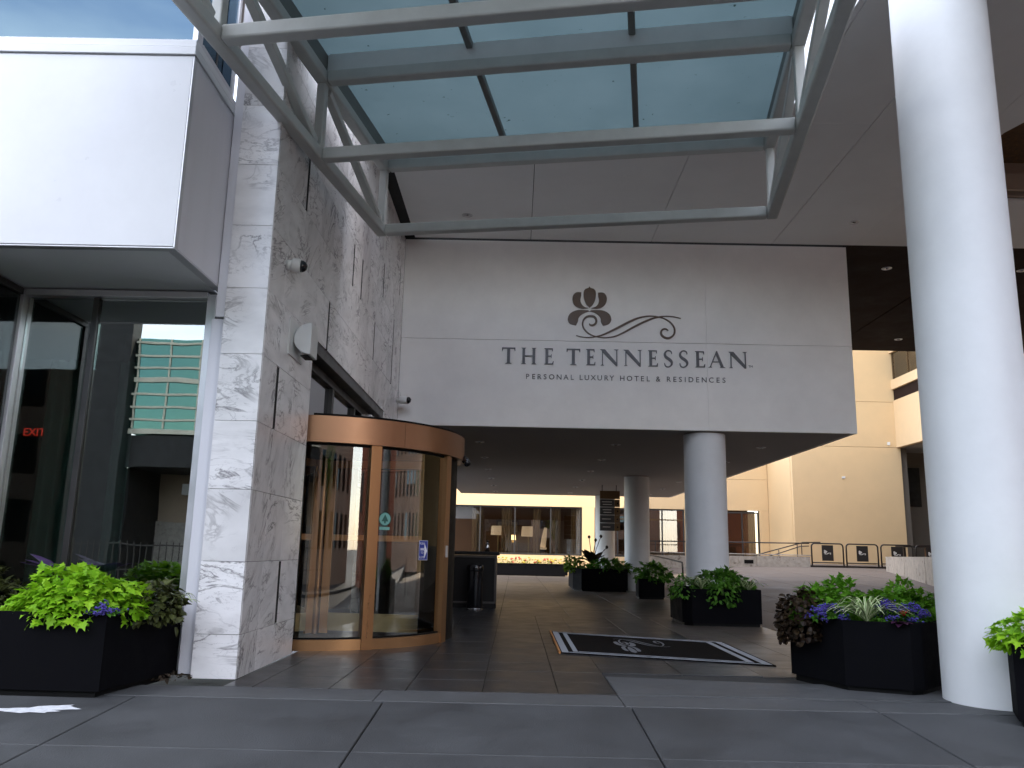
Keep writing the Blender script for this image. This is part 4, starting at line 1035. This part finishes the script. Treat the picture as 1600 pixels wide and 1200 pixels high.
rosette('dark violet broad leaves behind the lime vine in the left planter', (-4.33, 8.02, .92), 8, .36, 'leaf_violet', 3, 'oval', wid=.9, up=1.4)
# debris in the gutter by the pier
r_ = random.Random(4)
dbg = []
fr = leaf_frames(40, (-3.18, 8.08, .01), (.16, .10, .03), .2, .1, (.03, .06), 9)
o = joined('leaf_litter', fr, 'oval', 'debris', None); tag(o, 'dry brown leaf litter on the ground between the left planter and the pier', 'litter', kind='stuff')

# right planter
planter([(2.93, 9.10), (3.20, 8.34), (3.74, 8.10), (3.87, 8.16), (4.42, 8.72), (4.42, 9.5), (3.7, 9.85)], 0, .655, 'big dark many-sided planter left of the big white column')
mound('green potato vine mound at the back left of the right planter', 'plant', (3.34, 8.95, .64), (.42, .36, .36), 1150, (.05, .09), 'lobed', 'leaf_mid', 220, 13, .6, .25, .1, 'potato_vine')
mound('green potato vine mound touching the big column in the right planter', 'plant', (4.02, 8.90, .64), (.46, .36, .33), 1150, (.05, .09), 'lobed', 'leaf_mid', 220, 17, .6, .25, .1, 'potato_vine')
mound('dark brown coleus spilling over the left end of the right planter', 'plant', (2.97, 8.85, .60), (.23, .30, .30), 900, (.035, .062), 'round', 'leaf_coleus_dark', 220, 19, .9, .1, .7, 'coleus')
flowers('purple flower clump left of the spider plant in the right planter', (3.13, 8.52, .64), (.18, .10, .13), 110, 'flower_purple', seed=3, heads=22)
flowers('purple flower clump right of the spider plant in the right planter', (3.62, 8.36, .66), (.13, .13, .16), 110, 'flower_purple', seed=4, heads=22)
flowers('purple flower clump beside the big column in the right planter', (3.92, 8.42, .66), (.14, .14, .14), 110, 'flower_purple', seed=5, heads=24)
spider('striped spider plant in the middle of the right planter', (3.42, 8.30, .64), 52, .46, 14)
rosette('dark purple leafed plant at the front of the right planter', (3.69, 8.19, .65), 9, .20, 'leaf_purple', 6, 'lance', wid=1.5, up=.3)
flowers('tiny red blossom between purple clumps in the right planter', (3.77, 8.28, .72), (.02, .02, .02), 6, 'flower_red', seed=6, heads=1)
# far right planter
planter([(4.20, 7.34), (3.985, 6.89), (4.55, 6.45), (5.2, 6.75), (5.1, 7.34)], -.03, .62, 'dark planter cut off by the right edge of the photo')
mound('bright lime potato vine in the planter at the right edge', 'plant', (4.42, 6.98, .62), (.50, .36, .26), 560, (.06, .11), 'lobed', 'leaf_lime', 200, 23, .6, .2, .3, 'potato_vine')
# middle planter before the column
planter([(3.06, 15.5), (3.20, 15.32), (4.46, 15.36), (4.50, 15.55), (4.50, 16.7), (3.06, 16.7)], 0, .645, 'dark square planter before the column under the sign wall')
mound('broad green mound in the middle of the square planter', 'plant', (3.88, 15.9, .64), (.52, .45, .34), 800, (.07, .12), 'lobed', 'leaf_green', 200, 31, .6, .25, .2, 'leafy_plant')
mound('trailing green vine spilling over the front of the square planter', 'plant', (3.75, 15.34, .60), (.30, .12, .26), 260, (.06, .10), 'oval', 'leaf_green', 0, 33, .9, 0, .9, 'trailing_vine')
mound('dark green vine over the left corner of the square planter', 'plant', (3.12, 15.7, .62), (.26, .34, .26), 300, (.05, .09), 'oval', 'leaf_green', 0, 35, .8, .1, .6, 'trailing_vine')
spider('striped spider plant at the left of the square planter', (3.40, 15.45, .64), 34, .42, 24)
spider('striped spider plant at the right of the square planter', (4.28, 15.50, .62), 30, .38, 27)
# small planter
planter([(3.50, 23.9), (3.60, 23.8), (4.22, 23.85), (4.26, 24.55), (3.52, 24.6)], 0, .55, 'small dark planter beside the column, right of the long planter')
mound('bushy green plant in the small planter', 'plant', (3.92, 24.15, .58), (.46, .38, .40), 420, (.09, .16), 'lobed', 'leaf_green', 0, 41, .6, .2, .3, 'leafy_plant')
# long planter with tall dark plant
planter([(1.95, 28.3), (2.2, 27.75), (3.72, 27.8), (3.75, 29.0), (1.98, 31.0)], 0, .72, 'long dark planter under the directory sign')
mound('low green planting along the front of the long planter', 'plant', (3.1, 28.1, .74), (.75, .35, .30), 420, (.10, .18), 'lobed', 'leaf_green', 0, 43, .6, .2, .3, 'leafy_plant')
mound('green vine trailing over the left end of the long planter', 'plant', (2.05, 29.0, .78), (.32, .9, .34), 320, (.10, .17), 'oval', 'leaf_far', 0, 45, .7, .1, .5, 'trailing_vine')
rosette('tall dark leaved elephant ear rising from the long planter', (2.62, 28.4, .85), 11, .62, 'leaf_coleus_dark', 9, 'oval', name='elephant_ear', wid=.9, up=1.5)
te = thing('seed_stalks', 'tall thin dark stalks with seed heads in the long planter', 'plant', (2.6, 28.4, .8))
for k, (dx, h) in enumerate(((-.10, .95), (.12, .85), (.30, .98), (.50, .62))):
    tube('stalk', 'leaf_coleus_dark', [(2.6, 28.4, .8), (2.6+dx*.5, 28.4, .8+h*.6), (2.6+dx, 28.4, .8+h)], .012, te, 5)
    lathe('seed_head', 'leaf_coleus_dark', [(.01, -.05), (.05, -.01), (.045, .04), (.01, .07)], 2.6+dx, 28.4, .8+h, te, 8)
# flower bed planter below the far windows
planter([(-2.4, 43.6), (2.75, 43.6), (2.75, 44.5), (-2.4, 44.5)], 0, .62, 'long low planter with yellow and red flowers below the far windows')
for k, (x, c_, lab) in enumerate(((-.7, 'flower_yellow', 'yellow flower clump at the left of the far flower bed'), (.15, 'flower_red', 'red flower clump left of centre in the far flower bed'), (.85, 'flower_yellow', 'yellow flower clump at the centre of the far flower bed'), (1.5, 'flower_red', 'red flower clump right of centre in the far flower bed'), (2.15, 'flower_yellow', 'yellow flower clump at the right of the far flower bed'))):
    flowers(lab, (x, 43.85, .64), (.46, .32, .26), 200, c_, 'leaf_far', 50+k, 'flower clumps in the far bed', .03, 9)

# ------------------------------------------------------------------ directory sign
dsn = thing('directory_sign', 'dark hanging directory sign with four arrow rows before the far column', 'sign', (3.73, 33, 2.1))
box('header_panel', 'gold', 3.33, 4.12, 32.97, 33.03, 3.34, 3.66, dsn)
for k in range(4):
    z1 = 3.325-.31*k
    rw = box('sign_row', 'slat_dark', 3.33, 3.90, 32.97, 33.03, z1-.295, z1, dsn)
    box('arrow_panel', 'gold', 3.905, 4.12, 32.97, 33.03, z1-.295, z1, dsn)
    for q in range(2 if k < 2 else 1):
        zc = z1-.10-.10*q if k < 2 else z1-.15
        box('text_line', 'pale_print', 3.41+.03*(q+k % 2), 3.80-.02*k, 32.966, 32.969, zc-.012, zc+.012, rw, bev=0)
    zc = z1-.15; pl = plate('arrow', 'black', [(4.0, zc-.045), (4.0, zc+.045), (4.07, zc)] if k != 2 else [(3.98, zc-.03), (4.05, zc-.03), (4.015, zc+.04)], 32.962, 32.968, dsn)
for x in (3.42, 3.98): tube('hanger', 'iron', [(x, 33, 3.66), (x, 33, ZL)], .015, dsn, 6)

# ------------------------------------------------------------------ far building
FY = 45.0
fb = thing('lounge_building', 'yellow plastered building with wide lounge windows across the far end', 'building', (4, FY, 0))
HF = 7.0
box('base_wall', 'yellow_wall', -7, 13.62, FY, FY+.3, 0, 1.05, fb)
box('lintel_wall', 'yellow_wall', -7, 4.42, FY, FY+.3, 3.63, 5.29, fb); box('lintel_wall', 'yellow_wall', 4.43, 13.62, FY, FY+.3, 3.63, 5.29, fb)
box('parapet_wall', 'yellow_wall', -7, 13.62, FY, FY+.3, 5.305, HF, fb)
box('pier', 'yellow_wall', 3.58, 4.25, FY-.02, FY+.3, 1.055, 3.625, fb)
box('pier', 'yellow_wall', 13.12, 13.62, FY+.002, FY+.3, 1.055, 3.625, fb)
box('pier', 'yellow_wall', 9.1, 11.3, FY+.002, FY+.3, 1.055, 3.625, fb)
box('roof', 'yellow_trim', -7, 13.62, FY+.31, 52, HF-.4, HF-.1, fb)
def window(x0, x1, z0, z1, mull, trans=None):
    f = box('window_frame', 'dark_frame', x0, x1, FY+.06, FY+.16, z1-.07, z1, fb)
    box('frame_bar', 'dark_frame', x0, x1, FY+.06, FY+.16, z0, z0+.08, f)
    for x in [x0+.03]+mull+[x1-.03]: box('mullion', 'dark_frame', x-.035, x+.035, FY+.055, FY+.155, z0+.082, z1-.072, f)
    e = [x0]+mull+[x1]
    for i in range(len(e)-1): box('pane', 'glass_far', e[i]+.04, e[i+1]-.04, FY+.10, FY+.11, z0+.085, z1-.075, f, bev=0)
    if trans: box('frame_bar', 'gold', x0+.05, x1-.05, FY+.07, FY+.14, trans-.03, trans+.03, f)
window(-6.5, 3.56, 1.06, 3.62, [-3.9, -1.9, -.03, 1.9])
window(4.27, 9.08, 1.06, 3.62, [5.5, 6.9, 7.9], 3.05)
window(11.3, 13.1, 1.06, 3.55, [12.2])
lr = thing('lounge_interior', 'brown lounge room seen through the far windows', 'room', (3, 48, 0))
box('lounge_floor', 'room_floor', -7, 13.6, FY+.31, 51, .9, 1.0, lr, bev=0)
box('lounge_wall', 'room_brown', -7, 13.6, 49.0, 49.1, 1.0, 4.2, lr, bev=0)
box('lounge_ceiling', 'room_brown', -7, 13.6, FY+.31, 49, 4.0, 4.1, lr, bev=0)
ck = [(-2.35, -1.75, 'left of the first mullion'), (-.75, -.2, 'left of the desk'), (1.95, 2.45, 'right of the white shades'), (3.0, 3.5, 'beside the yellow pier'), (8.0, 8.5, 'right of the middle column'), (12.3, 12.95, 'in the rightmost dark window'), (.95, 1.35, 'behind the white lampshade')]
for a, b, lab in ck:
    c = curtain('curtain', 'curtain', a, b, FY+.26, 1.05, 3.6, None, .05, .16); tag(c, 'cream pleated curtain in the far lounge window, '+lab, 'curtain', 'cream curtains in the far lounge')
for x0, x1, lab in ((-1.12, -.45, 'left'), (-.40, .22, 'right')):
    p = thing('framed_picture', 'dark framed picture on the far lounge wall, %s of the pair' % lab, 'picture', ((x0+x1)/2, 48.95, 2.6), 'pictures on the lounge wall')
    box('frame', 'wood_dark', x0, x1, 48.93, 48.99, 2.22, 3.0, p); box('print', 'picture', x0+.1, x1-.1, 48.92, 48.928, 2.32, 2.9, p)
def lamp(x, y, z, r, h, m, label, zb=1.0):
    t = thing('table_lamp', label, 'lamp', (x, y, z)); cyl('lamp_shade', m, x, y, z, z+h, r, t, 24, r*.9)
    lathe('lamp_base', 'brass', [(.10, zb-z), (.03, zb-z+.06), (.03, -.02)], x, y, z, t, 12)
lamp(-.95, 47.0, 2.1, .42, .5, 'glow_cream', 'large cream lampshade in the far lounge, leftmost of three')
lamp(.75, 47.0, 2.05, .42, .55, 'glow_cream', 'large cream lampshade in the far lounge beside the narrow curtain')
lamp(-.12, 47.6, 1.85, .16, .28, 'lamp_glow', 'small glowing table lamp on the desk in the far lounge', 1.72)
dk = thing('writing_desk', 'dark wooden desk with drawers in the far lounge window', 'desk', (-.4, 47.6, 1.0))
box('desk_top', 'wood_dark', -1.0, .25, 47.2, 47.9, 1.66, 1.72, dk); box('drawer', 'wood_dark', -.95, -.2, 47.22, 47.85, 1.30, 1.655, dk)
for x in (-.95, .18): box('leg', 'wood_dark', x, x+.06, 47.25, 47.31, 1.0, 1.29 if x < 0 else 1.655, dk)
chb = thing('lounge_chair', 'pale high backed chair in the far lounge window', 'chair', (1.55, 46.6, 1.0))
box('seat', 'glow_cream', 1.2, 1.75, 46.4, 46.95, 1.35, 1.48, chb, bev=.03)  # chair shares the emissive lampshade material, so it glows without being a lamp
tube('backrest', 'glow_cream', [(1.55, 46.9, 1.49), (1.62, 46.95, 2.0), (1.70, 47, 2.55)], [.16, .14, .08], chb, 10)
for x in (1.25, 1.70): box('leg', 'wood_dark', x-.02, x+.02, 46.45, 46.49, 1.0, 1.345, chb)

# right yellow block, its return and the projecting bay
YR = 41.0
rb = thing('yellow_block', 'tall plain yellow plastered wall closing the courtyard on the right', 'building', (16, YR, 0))
for z0, z1 in ((.3, 6.675), (6.69, 8.97), (8.985, 12.5)):
    box('wall_panel', 'yellow_wall', 13.66, 19.1, YR, YR+.25, z0, z1, rb, bev=.006)
    box('return_panel', 'yellow_wall', 13.64, 13.9, YR+.255, FY+.3, z0, z1, rb, bev=.006)
box('roof', 'yellow_trim', 13.7, 24, YR+.26, 52, 12.2, 12.45, rb)
box('wall_light', 'cam_white', 16.1, 16.25, YR-.06, YR-.003, 5.1, 5.2, rb)
box('wall_light', 'cam_white', 18.45, 18.58, YR-.06, YR-.003, 6.8, 6.95, rb)
bay = thing('yellow_bay', 'projecting yellow bay with dark ribbon windows right of the plain wall', 'building', (19, 36, 0))
XBy = 18.9
box('lower_band', 'yellow_trim', XBy, XBy+.25, 26, YR-.002, 6.68, 9.05, bay)
box('upper_band', 'yellow_trim', XBy-.05, XBy+.25, 26, YR-.002, 9.62, 10.1, bay)
box('parapet_band', 'yellow_trim', XBy-.05, XBy+.25, 26, YR-.002, 11.5, 17, bay)  # rises out of view, height chosen to shade the plain yellow wall
box('dark_band', 'soffit_dark', XBy+.05, XBy+.25, 26, YR-.002, 9.06, 9.61, bay)
for k in range(9):
    y1 = YR-.05-k*1.6; box('window_mullion', 'gold', XBy+.04, XBy+.14, y1-.06, y1, 10.11, 11.49, bay)
    box('window_pane', 'glass_far', XBy+.08, XBy+.10, y1-1.59, y1-.065, 10.11, 11.49, bay, bev=0)
box('room_wall', 'room_brown', XBy+.4, XBy+.5, 26, YR-.002, 6.7, 17, bay, bev=0)
box('bay_soffit', 'soffit_low', XBy+.26, 26, 26, YR+2.2, 6.70, 6.9, bay)
box('roof', 'yellow_trim', XBy+.26, 30, 26, 50, 16.6, 17, bay)
box('recess_wall', 'recess_paint', 19.12, 19.5, YR+.26, YR+2, .4, 6.69, bay)
box('recess_back', 'recess_paint', 19.51, 26, YR+2.05, YR+2.2, .4, 6.69, bay)
box('door_opening', 'room_dark', 19.75, 20.9, YR+1.95, YR+2.04, 3.9, 5.9, bay)
box('sun_block_wall', 'yellow_wall', 26.01, 26.3, 16, 50, 0, 17, bay)  # unseen wall added to stop sun leaking in under the bay

# ------------------------------------------------------------------ courtyard walls, rails, barriers
sw1 = thing('stone_wall', 'low speckled limestone wall with a small dark vent behind the columns', 'wall', (9.5, 37, .7))
for a, b in ((5.6, 8.2), (8.21, 10.6), (10.61, 12.95)):
    z0 = dz(a, 37)-.05
    box('stone_block', 'stone', a, b, 37.0, 37.35, z0, 1.20+.013*(a-5.6), sw1, bev=.02)
box('coping', 'stone', 5.58, 12.97, 36.97, 37.38, 1.303, 1.345, sw1, bev=.01)
box('vent', 'black', 10.05, 10.45, 36.985, 36.998, .92, 1.08, sw1, bev=0)
sw2 = thing('retaining_wall', 'low speckled limestone wall running out of view behind the big column', 'wall', (13, 28, .5))
ang = math.atan2(34-24, 15-12.1)
for k in range(5):
    a = (15-k*1.1, 34-k*3.8); b = (15-(k+1)*1.1+.01, 34-(k+1)*3.8+.03)
    dxn, dyn = .33, -.10
    prism('stone_block', 'stone', [a, b, (b[0]+dxn, b[1]+dyn), (a[0]+dxn, a[1]+dyn)], dz(b[0], b[1])-.1, 1.33, sw2, bev=.015)
prism('end_face', 'stone', [(15.0, 34.005), (16.6, 34.6), (16.6, 34.9), (15.05, 34.3)], .6, 1.33, sw2)
hr = thing('hand_rail', 'dark iron handrail on top of the low stone wall', 'railing', (9.5, 37.2, 1.3))
tube('top_rail', 'iron', [(5.6, 37.18, 1.80), (12.6, 37.18, 1.84), (12.98, 37.18, 1.84)], .028, hr, 8)
for x in (6.2, 7.6, 12.65, 9.0): tube('post', 'iron', [(x, 37.18, 1.33), (x, 37.18, 1.80)], .02, hr, 6)
rr = thing('ramp_rail', 'sloping dark handrail climbing behind the stone wall towards the corner', 'railing', (12, 38.5, 1.3))
tube('top_rail', 'iron', [(10.6, 38.6, 1.15), (11.6, 38.6, 1.45), (13.2, 38.6, 1.90), (14.0, 38.6, 1.92)], .026, rr, 8)
tube('lower_rail', 'iron', [(11.2, 38.4, 1.15), (12.0, 38.4, 1.38), (13.0, 38.4, 1.72), (13.4, 38.4, 1.74)], .022, rr, 8)
for x, z in ((12.05, 1.55), (12.9, 1.80)): tube('post', 'iron', [(x, 38.5, .9), (x, 38.5, z)], .02, rr, 6)
sr = thing('step_rail', 'short dark handrail left of the square planter column', 'railing', (5.2, 30, .4))
tube('top_rail', 'iron', [(5.0, 34, 1.28), (5.35, 31.5, 1.15), (5.75, 29, .98), (5.76, 28.9, .35)], .028, sr, 8)
tube('post', 'iron', [(5.2, 32.5, .3), (5.2, 32.5, 1.2)], .022, sr, 6)
def barrier(x0, x1, y, lab, last=False):
    zb = dz((x0+x1)/2, y)
    t = thing('barrier', lab, 'barrier', ((x0+x1)/2, y, zb), 'barriers with emblem plaques')
    z0, z1 = zb+.06, zb+1.02; r = .14; P = [(x0, y, z0), (x0, y, z1-r)]
    for k in range(1, 6): a = math.pi-k*math.pi/10; P.append((x0+r+r*math.cos(a), y, z1-r+r*math.sin(a)))
    P.append((x1-r, y, z1))
    for k in range(1, 6): a = math.pi/2-k*math.pi/10; P.append((x1-r+r*math.cos(a), y, z1-r+r*math.sin(a)))
    P.append((x1, y, z0)); tube('hoop', 'iron', P, .032, t, 8)
    tube('lower_rail', 'iron', [(x0, y, zb+.20), (x1, y, zb+.20)], .025, t, 6)
    box('base_bar', 'iron', x0-.08, x1+.08, y-.06, y+.06, zb-.02, zb+.08, t)
    xc = (x0+x1)/2; p = box('plaque', 'plaque', xc-.25, xc+.25, y-.03, y-.005, zb+.28, zb+.95, t)
    q0 = (xc-.16, zb+.62); s = .28/1283
    for kind in (SC1, SC2):
        q = smooth([(a, b, c) for a, b, c in kind][::2], 3, closed=False)
        ribbon('scroll', 'pale_print', [(q0[0]+(a-197)*s*1.1, q0[1]-(b-480)*s*1.1) for a, b, c in q], [.018]*len(q), y-.038, y-.031, p)
    plate('petal', 'pale_print', [(q0[0]+.055+.07*math.cos(a)*(1+.25*math.cos(3*a)), q0[1]+.05+.07*math.sin(a)*(1+.25*math.cos(3*a))) for a in np.linspace(0, 2*math.pi, 18, endpoint=False)], y-.038, y-.031, p)
for k, lab in enumerate(('leftmost rounded barrier with emblem plaque beside the stone wall end', 'second rounded barrier with emblem plaque from the stone wall end', 'third rounded barrier with emblem plaque, partly behind the retaining wall', 'rounded barrier with emblem plaque next to the big white column')):
    barrier(13.02+1.52*k, 14.40+1.52*k, 37.0, lab)
bench = thing('counter', 'dark low counter standing behind the barriers below the bay', 'counter', (19, 38.5, .9))
box('top', 'iron', 17.6, 22, 38.2, 39, 1.78, 1.86, bench); box('cabinet', 'room_brown', 18.9, 22, 38.3, 38.95, 1.0, 1.775, bench); box('leg', 'iron', 17.7, 17.8, 38.4, 38.5, .9, 1.775, bench)

# ------------------------------------------------------------------ street side opposite, mirrored in the glass
gb = thing('green_glass_building', 'green glass office across the street mirrored in the storefront', 'building', (-17, -20.5, 0))
YG = -20.0
box('core', 'glass_green', -17.6, 2, YG-6, YG-.05, 6.1, 10.5, gb, bev=0)
for k in range(8): box('transom', 'cream_mullion', -17.6, 2, YG-.04, YG+.04, 6.1+.6*k-.05, 6.1+.6*k+(.05 if k % 4 else .16), gb)
for k in range(14): box('mullion', 'cream_mullion', -17.5+1.45*k, -17.42+1.45*k, YG-.045, YG+.0, 6.3, 10.5, gb)
box('return_wall', 'dark_facade', -17.655, -17.5, YG-4.0, YG-.45, -.66, 4.59, gb)
box('overhang', 'dark_facade', -17.6, 2, YG-6, YG-.05, 4.6, 6.0, gb)
box('lower_wall', 'tan_wall', -17.49, 2, YG-4.0, YG-3.8, 2.3, 4.59, gb)
box('brick_pier', 'brick', -14.9, -13.6, YG-3.79, YG-3.4, 2.3, 4.59, gb)
box('base_wall', 'stone', -17.49, 2, YG-4.0, YG-3.6, -.66, 2.29, gb)
box('box_sign', 'white_panel', -16.2, -15.0, YG-3.79, YG-3.3, 3.6, 4.1, gb)
dt = thing('reflection_occluder', 'dark slab added across the street to darken the storefront reflection', 'building', (-32, -22, 0))
box('tower_wall', 'dark_facade', -48, -17.66, -20.5, -19.6, -.66, 14, dt)  # thin made-up occluder that keeps the left of the mirrored view dark
for k in range(4):
    for i in range(10): box('window', 'glass_upper', -46.5+2.8*i, -45+2.8*i, -19.6, -19.56, 2+3*k, 3.8+3*k, dt, bev=0)
sb = thing('street_end_block', 'brown office block closing the street far to the right', 'building', (66, 0, 0))
box('front_wall', 'tower_pale', 58, 75, -34, 34, -.66, 14, sb)
for k in range(3):
    for i in range(16): box('window', 'glass_upper', 57.95, 58.0, -31+4*i, -29+4*i, 2+3.6*k, 4.2+3.6*k, sb, bev=0)
bt = thing('sun_block_tower', 'tall brick tower added across the street to block the sun, mirrored in the curved door glass', 'building', (27, -7, 0))
box('tower_wall', 'brick', 20, 34, -13.5, -.5, -.66, 38, bt)  # added out of view, sized to keep direct sun off the entrance front
for k in range(9):
    for i in range(4): box('window', 'dark_frame', 19.95, 20.0, -12.9+3.2*i, -11.5+3.2*i, 3+3.6*k, 5+3.6*k, bt, bev=0)
pb = thing('pale_building', 'pale masonry building across the street between the glass office and the brick tower', 'building', (9, -24, 0))
box('front_wall', 'tower_pale', 2.1, 19, -36, -20, -.66, 9, pb)
for k in range(3):
    for i in range(6): box('window', 'glass_upper', 3.2+2.6*i, 4.6+2.6*i, -20.0, -19.95, 1.2+3*k, 3+3*k, pb, bev=0)
fn = thing('iron_fence', 'black iron fence across the street mirrored in the storefront', 'fence', (-8, -15, -.66))
for z in (.25, 1.15): box('rail', 'iron', -19, 6, -15.02, -14.98, z, z+.05, fn)
for k in range(100): box('picket', 'iron', -19+.25*k, -18.97+.25*k, -14.976, -14.95, -.6, 1.3, fn, bev=0)
def tree(x, y, h, label, seed):
    t = thing('street_tree', label, 'tree', (x, y, -.66))
    tube('trunk', 'trunk', [(x, y, -.66), (x+.08, y, h*.3), (x+.02, y+.1, h*.6)], [.16, .12, .07], t, 10)
    for k in range(5):
        a = k*1.3+seed; tube('limb', 'trunk', [(x+.04, y, h*(.32+.05*k)), (x+.9*math.cos(a), y+.9*math.sin(a), h*(.5+.07*k))], [.06, .02], t, 6)
    fr = []
    for k in range(9):
        a = k*2.4+seed; fr += leaf_frames(160, (x+1.1*math.cos(a)*(.3+.1*k), y+1.1*math.sin(a)*(.3+.1*k), h*(.48+.055*k)), (.85, .85, .7), .5, .2, (.14, .26), seed*20+k, .9, .3)
    joined('crown', fr, 'oval', 'leaf_tree', t)
tree(-10.5, -15.8, 6.2, 'leafy street tree across the road left of the pale building', 1)
tree(5.5, -15.8, 6.6, 'leafy street tree across the road before the pale building', 2)
